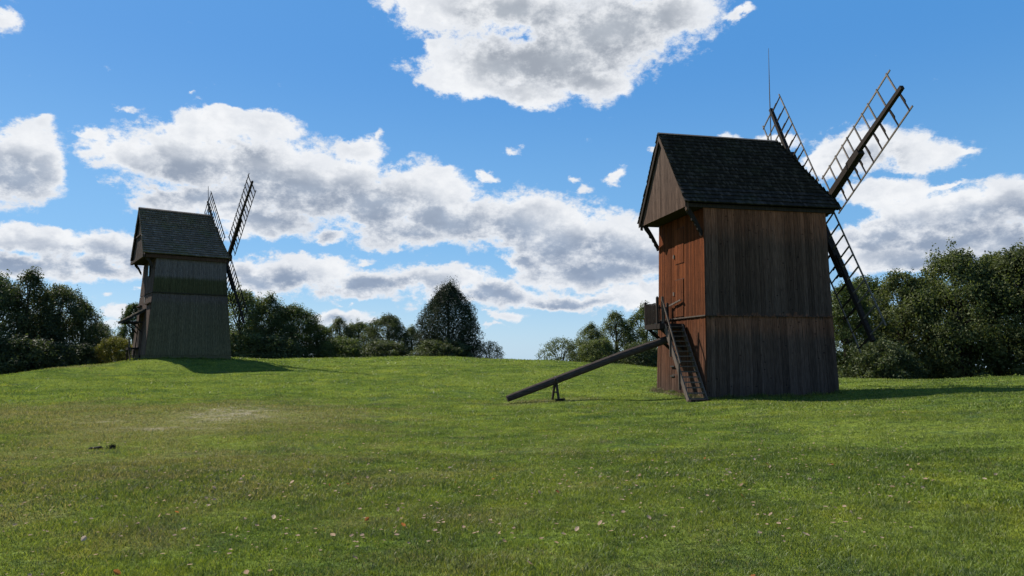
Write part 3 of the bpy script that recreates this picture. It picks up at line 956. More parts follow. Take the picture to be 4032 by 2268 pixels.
    hatch('hatch', 2.08, 3.0, 5.95, 7.62, 6, ())
    MB(off).box(-.06, .0, 3.04, 3.16, 6.25, 6.42).build('latch', M['timber'], root)
    MB(off).box(-.06, .0, 3.12, 3.24, 4.45, 4.62).build('latch', M['timber'], root)
    hatch('door', 2.12, 3.06, 3.42, 5.17, 6)
    hatch('hatch', 2.55, 3.35, 0.98, 1.42, 5, (1.06,))
    hatch('door', 2.35, 3.35, -.28, .66, 6, (.60, -.10))
    MB(off).beam((-.16, 3.45, 3.98), (-.16, 2.16, 4.18), .05, .07).build('door_bar', M['timber'], root)

    # ---- platform with picket railing
    zp = 3.05
    pf = MB(off)
    for k in range(9):
        x = -.16 - k * .135
        pf.box(x - .128, x, 1.86, 3.62, zp - .05, zp)
    pf.box(-1.38, -1.28, 1.84, 3.64, zp - .24, zp - .052)
    pf.box(-1.27, -.12, 1.84, 1.94, zp - .24, zp - .052)
    pf.box(-1.27, -.12, 3.54, 3.64, zp - .24, zp - .052)
    plat = pf.build('platform', M['dark'], root)
    for (s, t, h) in ((-1.33, 3.58, 1.10), (-1.33, 2.18, 1.28), (-.20, 3.58, 1.10)):
        p = MB(off)
        p.box(s - .05, s + .05, t - .05, t + .05, zp - .22, zp + h - .06)
        p.hexa([(s - .05, t - .05, zp + h - .06), (s + .05, t - .05, zp + h - .06), (s + .05, t + .05, zp + h - .06), (s - .05, t + .05, zp + h - .06)], [(s - .015, t - .015, zp + h), (s + .015, t - .015, zp + h), (s + .015, t + .015, zp + h), (s - .015, t + .015, zp + h)])
        p.build('post', M['dark'], plat)
    for z in (zp + .12, zp + .84):
        MB(off).beam((-1.30, 3.53, z), (-1.30, 2.23, z), .05, .07).build('rail', M['pole'], plat)
        MB(off).beam((-1.27, 3.60, z), (-.26, 3.60, z), .05, .07).build('rail', M['dark'], plat)
    for k in range(11):
        t = 2.30 + k * .118
        MB(off).box(-1.365, -1.335, t - .022, t + .022, zp + .02, zp + .97 + random.uniform(-.01, .02)).build('picket', M['dark'], plat)
    for k in range(8):
        s = -1.20 + k * .125
        MB(off).box(s - .032, s + .032, 3.625, 3.655, zp + .02, zp + .97).build('picket', M['dark'], plat)
    for t in (3.48, 2.1):
        MB(off).beam((-1.22, t, zp - .22), (-.02, t, zp - 1.25), .11, .13).build('brace', M['dark'], plat)

    # ---- stairs down along the front wall
    top, bot = Vector((0, 1.92, 3.02)), Vector((0, -.36, -.36))
    run = bot - top
    st = MB(off)
    for s in (-1.10, -.26):
        st.beam((s, top.y, top.z - .06), (s, bot.y, bot.z + .02), .055, .24)
    stairs = st.build('stairs', M['timber'], root)
    n = 15
    for k in range(n):
        c = top + run * ((k + .5) / n)
        MB(off).box(-1.07, -.29, c.y - .13, c.y + .12, c.z - .022, c.z + .022).build('tread', M['timber'], stairs)
    hr0, hr1 = Vector((-1.16, 2.02, 4.22)), Vector((-1.16, .22, 1.25))
    MB(off).beam(hr0, hr1, .05, .085).build('handrail', M['timber'], stairs)
    MB(off).beam((-1.16, 1.98, 2.9), (-1.16, 1.98, 4.30), .09, .09, up=(1, 0, 0)).build('post', M['timber'], stairs)
    for fr_ in (.42, .90):
        p = hr0.lerp(hr1, fr_)
        MB(off).beam((p.x + .01, p.y, p.z - .02), (p.x + .01, p.y - .03, p.z - 1.45), .05, .07, up=(1, 0, 0)).build('post', M['timber'], stairs)
    MB(off).box(-1.12, -.24, bot.y - .28, bot.y + .12, bot.z - .05, bot.z + .09).build('bottom_step', M['dark'], stairs)
    MB(off).box(-.06, -.045, 1.62, 2.02, .72, 1.22).build('sign', M['teal'], root)

    # ---- tail pole
    tpz = [(-8.45, -.44), (-8.38, -.36), (-6.2, .42), (-3.0, 1.56), (0.1, 2.56)]
    pl = MB(off)
    P = [(x, W / 2 + .02, z + .03) for x, z in tpz]
    P = [P[1]] + [Vector(P[1]).lerp(Vector(P[2]), k / 3) for k in (1, 2)] + P[2:3] + [Vector(P[2]).lerp(Vector(P[3]), .5)] + P[3:]
    pl.tube(P, [.150, .165, .172, .178, .182, .182, .18], 10)
    pole = pl.build('tail_pole', M['pole'], root)
    d_ = Vector((3.1, 0, 1.1)).normalized()
    c_ = Vector((-6.12, W / 2 + .02, .48))
    MB(off).tube([c_ - d_ * .03, c_ + d_ * .03], [.200, .200], 10).build('strap', M['iron'], pole)

    build_sails(root, off, 7.54, 2.51, 8.81, .03, 7.64, .526, -.092,
                [7.36, 6.52, 5.74, 5.18, 4.43, 3.74, 3.26, 2.56, 1.91, 1.20], 1.20, 1.08, .32, 4.05,
                (M['dark'], M['lath'], M['dark'], M['dark']))
    # dry tufts along the foot of the front wall are added with the grass
    return root, C, a, b


near_root, NC, Na, Nb = near_mill()


def trestle():
    W = 5.08
    def wp(s, t):
        q = NC + Na * s + Nb * t
        return q
    c = wp(-6.15, W / 2)
    root = empty('trestle', (c.x, c.y, gz(c.x, c.y)), 0.205)
    tag(root, 'small crossed-leg wooden trestle propping up the long tail pole', 'trestle')
    for s, dx in ((-1, .05), (1, -.05)):
        MB().beam((dx, s * .42, -.06), (dx, -s * .20, 1.02), .09, .10).build('leg', M['pole'], root)
    MB().beam((0, -.30, .36), (0, .30, .36), .06, .06).build('crossbar', M['pole'], root)
    MB().beam((-.12, -.52, .03), (.30, -.40, .05), .14, .12).build('foot_block', M['dark'], root)


trestle()

# ------------------------------------------------------------------ the far mill
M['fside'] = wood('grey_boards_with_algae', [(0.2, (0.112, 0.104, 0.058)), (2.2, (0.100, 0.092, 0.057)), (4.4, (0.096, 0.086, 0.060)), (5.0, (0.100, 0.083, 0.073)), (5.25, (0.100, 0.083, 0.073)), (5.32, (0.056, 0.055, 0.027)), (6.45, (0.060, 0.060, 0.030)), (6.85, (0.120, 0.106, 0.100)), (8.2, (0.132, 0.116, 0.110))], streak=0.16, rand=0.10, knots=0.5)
M['ffront'] = wood('brown_grey_boards', [(0, (0.10, 0.076, 0.062)), (5, (0.080, 0.056, 0.045)), (9, (0.062, 0.044, 0.036))], rand=0.2, knots=0.2)  # board colours darkened to carry the roof overhang's shadow on the front
M['fshingle'] = shingle_mat('silvered_shingles', (0.150, 0.124, 0.098), (0.185, 0.155, 0.124), (0.100, 0.098, 0.050), 0.60, 0.10)
M['brownbeam'] = wood('brown_eave_beam', [(0, (0.06, 0.036, 0.026)), (12, (0.06, 0.036, 0.026))], knots=0)
M['glass'] = plain_mat('window_glass', (0.45, 0.47, 0.5), 0.1)


def far_mill():
    AZ, YAW, D = -0.473, 0.625, 63.0
    W, L = 6.28, 5.71
    C = Vector((D * math.sin(AZ), D * math.cos(AZ), 0))
    a = Vector((math.cos(YAW), math.sin(YAW), 0))
    b = Vector((-math.sin(YAW), math.cos(YAW), 0))
    ZB = 1.22
    org = C + a * L / 2 + b * W / 2
    root = empty('windmill', (org.x, org.y, ZB), YAW)
    tag(root, 'smaller distant post mill with mossy grey boards standing on the left knoll', 'windmill', 'wooden post mills on the meadow')
    off = (L / 2, W / 2, ZB)
    zg, zb, zt, ze, zr = 0.85, 6.59, 9.43, 9.77, 13.82
    fl, tp, fo, eo, rb, eb = 0.40, .175, .83, .17, 4.72, 5.66
    fl2 = fl * (zb - zg) / (zb - 1.4)
    body = MB(off)
    i = .02
    body.hexa([(i, i, zb), (L - i, i, zb), (L - i, W - i, zb), (i, W - i, zb)], [(tp + i, tp + i, zt + .2), (L - tp - i, tp + i, zt + .2), (L - tp - i, W - tp - i, zt + .2), (tp + i, W - tp - i, zt + .2)])
    body.hexa([(-fl2 + i, -fl2 + i, zg), (L + fl2 - i, -fl2 + i, zg), (L + fl2 - i, W + fl2 - i, zg), (-fl2 + i, W + fl2 - i, zg)], [(i + .01, i + .01, zb - .01), (L - i - .01, i + .01, zb - .01), (L - i - .01, W - i - .01, zb - .01), (i + .01, W - i - .01, zb - .01)])
    body.build('wall', M['fside'], root)
    zsk = zg + .72
    g = lambda z: fl2 * (zb - z) / (zb - zg)
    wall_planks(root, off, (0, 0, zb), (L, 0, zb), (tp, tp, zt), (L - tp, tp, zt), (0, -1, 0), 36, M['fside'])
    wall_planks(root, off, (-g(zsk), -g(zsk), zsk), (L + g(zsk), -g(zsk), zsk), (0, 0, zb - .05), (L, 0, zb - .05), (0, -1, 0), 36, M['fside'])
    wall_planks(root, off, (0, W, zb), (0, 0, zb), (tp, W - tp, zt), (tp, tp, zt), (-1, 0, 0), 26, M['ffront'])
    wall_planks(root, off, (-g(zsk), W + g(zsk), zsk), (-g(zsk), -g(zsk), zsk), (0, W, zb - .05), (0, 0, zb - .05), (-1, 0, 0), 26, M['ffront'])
    MB(off).beam((-.05, -.05, zb - .02), (L + .05, -.05, zb - .02), .12, .06).build('ledge', M['dark'], root)
    zl = 5.72
    for (t0, t1) in ((-.1, 2.1), (4.3, W + .1)):
        MB(off).beam((-g(zl) - .12, t0, zl), (-g(zl) - .12, t1, zl), .16, .08).build('ledge', M['ffront'], root)
    # roof
    apx = W / 2
    fr = -fo
    e0, e1 = -eo, W + eo
    th = .08
    pts = [(fr, e0, ze), (eb, e0, ze), (eb, e1, ze), (fr, e1, ze), (fr, apx, zr), (rb, apx, zr)]
    low = [(x, y, z - th) for x, y, z in pts]
    rf = MB(off)
    rf.add(pts + low, [(0, 1, 5, 4), (1, 2, 5), (2, 3, 4, 5), (7, 6, 10, 11), (8, 7, 11), (9, 8, 11, 10), (0, 4, 10, 6), (4, 3, 9, 10), (1, 0, 6, 7), (2, 1, 7, 8), (3, 2, 8, 9)])
    roof = rf.build('roof', M['roofbase'], root)
    shingle_rows(roof, off, (fr - .04, e0 - .06, ze - .09), (eb + .06, e0 - .06, ze - .09), (fr - .04, apx, zr), (rb, apx, zr), 20, .26, M['fshingle'], 300, 13, butt=.085)
    shingle_rows(roof, off, (eb + .06, e1 + .06, ze - .09), (fr - .04, e1 + .06, ze - .09), (rb, apx, zr), (fr - .04, apx, zr), 20, .3, M['fshingle'], 0, 14)
    shingle_rows(roof, off, (eb + .06, e0 - .06, ze - .09), (eb + .06, e1 + .06, ze - .09), (rb - .02, apx - .02, zr), (rb - .02, apx + .02, zr), 20, .3, M['fshingle'], 0, 15)
    rc = MB(off)
    for sg in (-1, 1):
        rc.beam((fr - .06, apx + sg * .09, zr + .01), (rb + .06, apx + sg * .09, zr + .01), .24, .04, up=(0, sg * .55, .83))
    rc.build('ridge_board', M['roofbase'], roof)
    MB(off).box(fr + .2, eb - .08, -.06, .20, zt - .06, ze - .12).build('eave_plate', M['brownbeam'], root)
    MB(off).box(fr + .2, eb - .08, W - .20, W + .06, zt - .06, ze - .12).build('eave_plate', M['dark'], root)
    MB(off).box(fr + .14, tp + .05, .21, W - .21, zt - .02, zt + .10).build('overhang_floor', M['dark'], root)
    sl = (zr - ze) / (W / 2 + eo)
    gable_planks(root, off, fr + .16, -eo + .06, W + eo - .06, zt + .02, apx, lambda t: zr - .12 - abs(t - apx) * sl, 24, M['ffront'])
    MB(off).beam((fr + .05, -eo, zt + .02), (fr + .05, W + eo, zt + .02), .18, .22).build('gable_beam', M['ffront'], root)
    MB(off).beam((fr + .08, apx - 1.4, zt + 2.05), (fr + .08, apx + 1.4, zt + 2.05), .10, .12).build('gable_beam', M['ffront'], root)
    for sg in (-1, 1):
        t_e = apx + sg * (W / 2 + eo + .02)
        MB(off).extrude([(fr - .03, apx, zr - .08), (fr - .03, t_e, ze - .10), (fr - .03, t_e, ze - .32), (fr - .03, apx, zr - .36)], (.05, 0, 0)).build('barge_board', M['dark'], root)
        tt = apx + sg * (W / 2 - .2)
        pr = [(fr + .25, zt - .02), (fr + .42, zt - .02), (-.2, zt - .35), (-.02, zt - .75), (-.02, zt - .95), (-.12, zt - .85), (-.3, zt - .5), (fr + .25, zt - .2)]
        MB(off).extrude([(x, tt - .07, z) for x, z in pr], (0, .14, 0)).build('bracket', M['dark'], root)
    MB(off).tube([(4.62, apx, zr - .1), (4.5, apx, 16.44)], [.035, .022], 6).build('lightning_rod', M['iron'], root)
    # front details: windows, hood over the entrance, steps
    w = MB(off).box(-.02, .10, 1.9, 2.45, 8.0, 9.0).build('window', M['gap'], root)
    MB(off).box(-.05, -.025, 1.98, 2.37, 8.06, 8.94).build('pane', M['glass'], w)
    w = MB(off).box(-g(6.2) - .06, .10, 3.0, 3.6, 5.9, 6.55).build('window', M['gap'], root)
    zh = 5.35
    hood = MB(off)
    hood.hexa([(-.10, 1.9, zh - .16), (-1.75, 1.9, 4.14), (-1.75, 5.0, 4.14), (-.10, 5.0, zh - .16)], [(-.10, 1.9, zh), (-1.75, 1.9, 4.30), (-1.75, 5.0, 4.30), (-.10, 5.0, zh)])
    hd = hood.build('porch_roof', M['roofbase'], root)
    shingle_rows(hd, off, (-1.80, 5.02, 4.27), (-1.80, 1.88, 4.27), (-.10, 5.02, zh + .01), (-.10, 1.88, zh + .01), 7, .28, M['fshingle'], 0, 21, nrm_flip=1.0)
    for t in (2.1, 4.8):
        MB(off).beam((-1.5, t, 4.24), (-g(4.3), t, 4.24), .12, .14).build('porch_beam', M['dark'], hd)
        MB(off).beam((-1.1, t, 4.22), (-g(3.3), t, 3.3), .09, .10).build('porch_brace', M['dark'], hd)
    for t0, t1 in ((2.0, 2.25), (4.6, 4.85)):
        MB(off).hexa([(-g(1.6) - .14, t0, 1.5), (-g(1.6) - .04, t0, 1.5), (-g(1.6) - .04, t1, 1.5), (-g(1.6) - .14, t1, 1.5)], [(-g(5.6) - .14, t0, 5.0), (-g(5.6) - .04, t0, 5.0), (-g(5.6) - .04, t1, 5.0), (-g(5.6) - .14, t1, 5.0)]).build('upright', M['ffront'], root)
    MB(off).hexa([(-g(2.3) - .10, 2.7, 2.2), (-g(2.3) - .04, 2.7, 2.2), (-g(2.3) - .04, 4.2, 2.2), (-g(2.3) - .10, 4.2, 2.2)], [(-g(4.1) - .10, 2.7, 4.1), (-g(4.1) - .04, 2.7, 4.1), (-g(4.1) - .04, 4.2, 4.1), (-g(4.1) - .10, 4.2, 4.1)]).build('door', M['ffront'], root)
    land = MB(off).box(-1.15, -g(2.1) + .1, 2.9, 4.5, 2.02, 2.18).build('landing', M['dark'], root)
    for s in (-1.05, -.55):
        MB(off).box(s - .05, s + .05, 4.3, 4.4, .9, 2.0).build('post', M['dark'], land)
    MB(off).beam((-1.12, 3.0, 2.1), (-1.12, 3.0, 3.0), .07, .07, up=(1, 0, 0)).build('post', M['timber'], land)
    MB(off).beam((-1.12, 3.0, 2.98), (-1.12, 1.95, 1.9), .05, .07).build('handrail', M['timber'], land)
    zf = gz(*(C + a * -.8 + b * 1.8).xy)
    sm = MB(off)
    for s in (-1.12, -.40):
        sm.beam((s, 2.95, 2.0), (s, 1.8, zf - .05), .06, .22)
    sts = sm.build('stairs', M['dark'], root)
    for k in range(5):
        f_ = (k + .6) / 5.2
        MB(off).box(-1.09, -.43, 2.95 - 1.15 * f_ - .13, 2.95 - 1.15 * f_ + .13, 2.0 + (zf - 2.0) * f_ - .025, 2.0 + (zf - 2.0) * f_ + .025).build('tread', M['timber'], sts)
    rg = []
    r = 8.1
    for k in range(14):
        rg.append(r)
        r -= (.56, .50, .46)[k % 3]
    build_sails(root, off, 6.25, 3.14, 10.21, .01, 8.35, .762, .05, rg, 1.22, 1.22, .27, 4.3,
                (M['dark'], M['dark'], M['dark'], M['dark']))
    return C, a, b


FC, Fa, Fb = far_mill()

# ------------------------------------------------------------------ trees


def leaf_mat(name, dark, light, trans=0.35, yellow=None):
    m, N, out = mat_new(name)
    at = N.node('ShaderNodeAttribute', attribute_name='rnd')
    ob = N.node('ShaderNodeObjectInfo')
    tc = N.node('ShaderNodeTexCoord')
    n, _ = N.noise(tc.outputs['Object'], 0.7, 3, 0.6)
    c = N.mix(at.outputs['Fac'], dark, light)
    if yellow:
        c = N.mix(N.maprange(n, 0.45, 0.7), c, yellow)
    tone = N.math('MULTIPLY_ADD', ob.outputs['Random'], 0.3, 0.85)
    tn = N.node('ShaderNodeCombineXYZ')
    for s in tn.inputs:
        N.l.new(tone, s)
    c = N.mix(1.0, c, tn.outputs[0], 'MULTIPLY')
    df = N.node('ShaderNodeBsdfPrincipled')
    N.l.new(c, df.inputs['Base Color'])
    df.inputs['Roughness'].default_value = 0.6
    df.inputs['Specular IOR Level'].default_value = 0.12
    tr = N.node('ShaderNodeBsdfTranslucent')
    N.l.new(N.mix(1.0, c, (1.2, 1.3, 0.6), 'MULTIPLY'), tr.inputs[0])
    mx = N.node('ShaderNodeMixShader')
    mx.inputs[0].default_value = trans
    N.l.new(df.outputs[0], mx.inputs[1])
    N.l.new(tr.outputs[0], mx.inputs[2])
    N.l.new(mx.outputs[0], out.inputs[0])
    return m


M['leaf'] = leaf_mat('mid_green_leaves', (0.038, 0.056, 0.020), (0.105, 0.128, 0.044), 0.32)
M['leafdark'] = leaf_mat('dark_green_leaves', (0.032, 0.046, 0.022), (0.098, 0.112, 0.048), 0.28)
M['leafdeep'] = leaf_mat('deep_green_leaves', (0.014, 0.022, 0.013), (0.046, 0.060, 0.030), 0.14)
M['leafolive'] = leaf_mat('olive_leaves', (0.050, 0.066, 0.026), (0.130, 0.145, 0.060), 0.36)
M['leafyellow'] = leaf_mat('yellowing_leaves', (0.060, 0.064, 0.018), (0.140, 0.130, 0.032), 0.35, (0.20, 0.15, 0.03))
M['bark'] = wood('bark', [(0, (0.040, 0.034, 0.028)), (8, (0.046, 0.040, 0.034))], knots=0, rand=0.2)


def tree_mesh(seed, H, R, kind, nleaf, leaf):
    """returns (trunk mesh, crown mesh) for a tree of height H and crown radius R"""
    g = np.random.default_rng(seed)
    rr = random.Random(seed)
    if kind == 'shrub':
        h0, prof = 0.0, lambda h: np.sqrt(np.clip(1 - (h * 0.98) ** 2.4, 0, 1)) * (0.75 + 0.25 * np.clip(h * 5, 0, 1))
    elif kind == 'cone':
        h0, prof = 0.02, lambda h: np.clip(0.90 + 0.18 * np.sin(h * 3.0) - 0.90 * h ** 2.9, 0.03, 1.05)
    elif kind == 'upright':
        h0, prof = 0.03, lambda h: np.clip(0.74 + 0.26 * np.sin(np.pi * np.clip(h * 0.95 + 0.08, 0, 1)), 0, 1) * np.sqrt(np.clip(1 - h ** 3.2, 0, 1))
    else:
        h0, prof = 0.10, lambda h: np.sqrt(np.clip(1 - (2 * np.clip(h, 0, 1) - 0.86) ** 2 * 0.80, 0.02, 1)) * np.clip(1.35 - 0.55 * h, 0, 1)
    nc = 150 if kind != 'shrub' else 80
    # clumps: mostly in the outer shell, a few inside
    h = g.beta(1.25, 1.15, nc)
    phi = g.uniform(0, 2 * np.pi, nc)
    lob = 1 + 0.16 * np.sin(2 * phi + g.uniform(0, 6)) + 0.12 * np.sin(3 * phi + 5 * h + g.uniform(0, 6))
    if kind == 'cone':
        lob = 1 + 0.05 * np.sin(3 * phi + 2)
        h[:60] = g.uniform(0.0, 0.30, 60)
    rad_ = prof(h) * R * lob * np.sqrt(g.uniform(0.18, 1.0, nc))
    cz = H * (h0 + (1 - h0) * h * 0.95)
    cc = np.stack([rad_ * np.cos(phi), rad_ * np.sin(phi), cz], -1)
    # leaders that break the top outline
    nt = {'cone': 22, 'upright': 14, 'round': 16, 'shrub': 14}[kind]
    th_ = g.uniform(0, 2 * np.pi, nt)
    tr_ = R * (0.58 if kind != 'shrub' else 0.75) * np.sqrt(g.uniform(0, 1, nt))
    hz = np.clip(1.03 - (0.62 if kind == 'cone' else 0.30) * (tr_ / R) ** 1.3 + g.uniform(-0.06, 0.03, nt), 0.3, 1.03) * H
    cs = R * g.uniform(0.13, 0.27, nc) * (1.15 if kind in ('round', 'shrub') else 1.0)
    cc = np.vstack([cc, np.stack([tr_ * np.cos(th_), tr_ * np.sin(th_), hz * 0.95], -1)])
    cs = np.concatenate([cs, R * g.uniform(0.06, 0.12, nt)])
    flat = np.concatenate([g.uniform(0.5, 0.95, nc), g.uniform(2.0, 3.6, nt)])
    if kind in ('cone',):
        flat[:nc] = g.uniform(1.0, 2.0, nc)
    wgt = cs ** 2 * np.minimum(flat, 1.6)
    which = g.choice(len(cc), nleaf, p=wgt / wgt.sum())
    d = g.normal(size=(nleaf, 3))
    d /= np.linalg.norm(d, axis=1)[:, None]
    rr_ = g.uniform(0, 1, nleaf) ** 0.45
    P = cc[which] + d * (rr_ * cs[which])[:, None] * np.stack([np.ones(nleaf), np.ones(nleaf), flat[which]], -1)
    # leaves that close the crown between the clumps
    fill = g.uniform(size=nleaf) < {'cone': .64 if nleaf > 50000 else .26, 'upright': .26, 'round': .20, 'shrub': .30}[kind]
    nf = int(fill.sum())
    fh = g.beta(1.0, 1.25, nf)
    fp = g.uniform(0, 2 * np.pi, nf)
    tw = 1 + 0.12 * np.sin(5 * fp + 9 * fh) + 0.10 * np.sin(9 * fp - 14 * fh) + 0.07 * np.sin(17 * fp + 31 * fh)
    fr_ = prof(fh) * R * tw * (1 - 0.55 * g.uniform(size=nf) ** 2)
    P[fill] = np.stack([fr_ * np.cos(fp), fr_ * np.sin(fp), H * (h0 + (1 - h0) * fh * .96)], -1)
    P[:, 2] = np.maximum(P[:, 2], 0.05 + g.uniform(0, 0.3, nleaf))
    # leaf clump quads: random tilt, facing roughly outward and up
    nrm = d * 0.7 + g.normal(size=(nleaf, 3)) * 0.6 + np.array([0, 0, 0.35])
    nrm /= np.linalg.norm(nrm, axis=1)[:, None]
    t = np.cross(nrm, g.normal(size=(nleaf, 3)))
    t /= np.linalg.norm(t, axis=1)[:, None]
    b = np.cross(nrm, t)
    sz = leaf * g.uniform(0.6, 1.35, nleaf)[:, None]
    V = np.stack([P - t * sz, P + b * sz * 0.55 - nrm * sz * 0.15, P + t * sz, P - b * sz * 0.55 - nrm * sz * 0.15], 1).reshape(-1, 3)
    Q = np.arange(nleaf * 4).reshape(-1, 4)
    crown = np_mesh('crown', V, [Q])
    at = crown.attributes.new('rnd', 'FLOAT', 'FACE')
    tone = np.clip(g.beta(1.6, 2.2, nleaf) + 0.75 * (g.uniform(size=len(cc))[which] - 0.5), 0, 1)
    at.data.foreach_set('value', tone.astype(np.float32)[:len(crown.polygons)])
    # trunk and limbs
    mb = MB()
    tr0 = 0.020 * H + 0.06
    if kind == 'shrub':
        for k in range(7):
            an = rr.uniform(0, 6.28)
            e = (math.cos(an) * R * .6, math.sin(an) * R * .6, H * rr.uniform(.5, .85))
            mb.tube([(0.1 * math.cos(an), 0.1 * math.sin(an), -.4), (e[0] * .4, e[1] * .4, e[2] * .55), e], [.05, .035, .012], 5)
    else:
        x = [(0, 0, -.8)]
        for k in range(1, 6):
            x.append((rr.uniform(-.12, .12) * k * .4, rr.uniform(-.12, .12) * k * .4, H * .16 * k))
        mb.tube(x, [tr0 * 1.25, tr0, tr0 * .8, tr0 * .6, tr0 * .38, tr0 * .16], 8)
        idx = rr.sample(range(nc), 34)
        for q in idx:
            e = Vector(cc[q])
            f = max(0.10, min(0.80, e.z / H * 0.62))
            k = min(4, int(f / .16))
            s = Vector(x[k]).lerp(Vector(x[k + 1]), (f - k * .16) / .16)
            mid = s.lerp(e, .5) + Vector((rr.uniform(-.3, .3), rr.uniform(-.3, .3), rr.uniform(0, .5)))
            r0 = tr0 * (.42 - .25 * f)
            mb.tube([s, mid, e], [r0, r0 * .6, r0 * .18], 5)
    return mb.mesh('trunk'), crown


VAR = {}
for key, args in {
    'r1': (101, 10, 4.0, 'round', 32000, .10), 'r2': (102, 10, 4.2, 'round', 32000, .10), 'r3': (103, 10, 3.6, 'round', 30000, .10),
    'u1': (111, 10, 3.0, 'upright', 27000, .095), 'u2': (112, 10, 2.8, 'upright', 27000, .095), 'u3': (113, 10, 3.3, 'upright', 28000, .095),
    'c1': (121, 10, 4.6, 'cone', 85000, .085),
    'p1': (124, 10, 2.8, 'cone', 30000, .085), 'p2': (125, 10, 2.6, 'cone', 28000, .085),
    's1': (131, 3, 2.4, 'shrub', 14000, .078), 's2': (132, 3, 2.2, 'shrub', 14000, .078), 's3': (133, 3, 2.0, 'shrub', 6000, .065),
}.items():
    VAR[key] = tree_mesh(*args)
BASE_H = {k: (3.0 if k[0] == 's' else 10.0) for k in VAR}
BASE_R = {'r1': 4.0, 'r2': 4.2, 'r3': 3.6, 'u1': 3.0, 'u2': 2.8, 'u3': 3.3, 'c1': 4.6, 'p1': 2.8, 'p2': 2.6, 's1': 2.4, 's2': 2.2, 's3': 2.0}
def plant(name, key, x, y, H, R, matname, label, cat, group, rz, sink=0.0):
    z = gz(x, y) - sink
    root = empty(name, (x, y, z), rz)
    sx = R / BASE_R[key]
    sz = H / BASE_H[key]
    root.scale = (sx, sx, sz)
    tag(root, label, cat, group)
    tk = VAR[key][0]
    if not tk.materials:
        tk.materials.append(M['bark'])
        VAR[key][1].materials.append(None)
    link('stem' if key[0] == 's' else 'trunk', tk, None, root)
    cr = link('foliage' if key[0] == 's' else 'crown', VAR[key][1], None, root)
    cr.material_slots[0].link = 'OBJECT'
    cr.material_slots[0].material = M[matname]
    return root


def top_h(x, y, ytop):
    """height that brings a crown to the skyline seen over the meadow at elevation tangent ytop"""
    return EYE + ytop * y - gz(x, y)


GA, GB, GC, GD, GE = 'dark trees at the left edge', 'trees beyond the knoll in the middle distance', 'bushes right of the gap in the trees', 'tall trees behind the near mill', 'undergrowth below the trees'
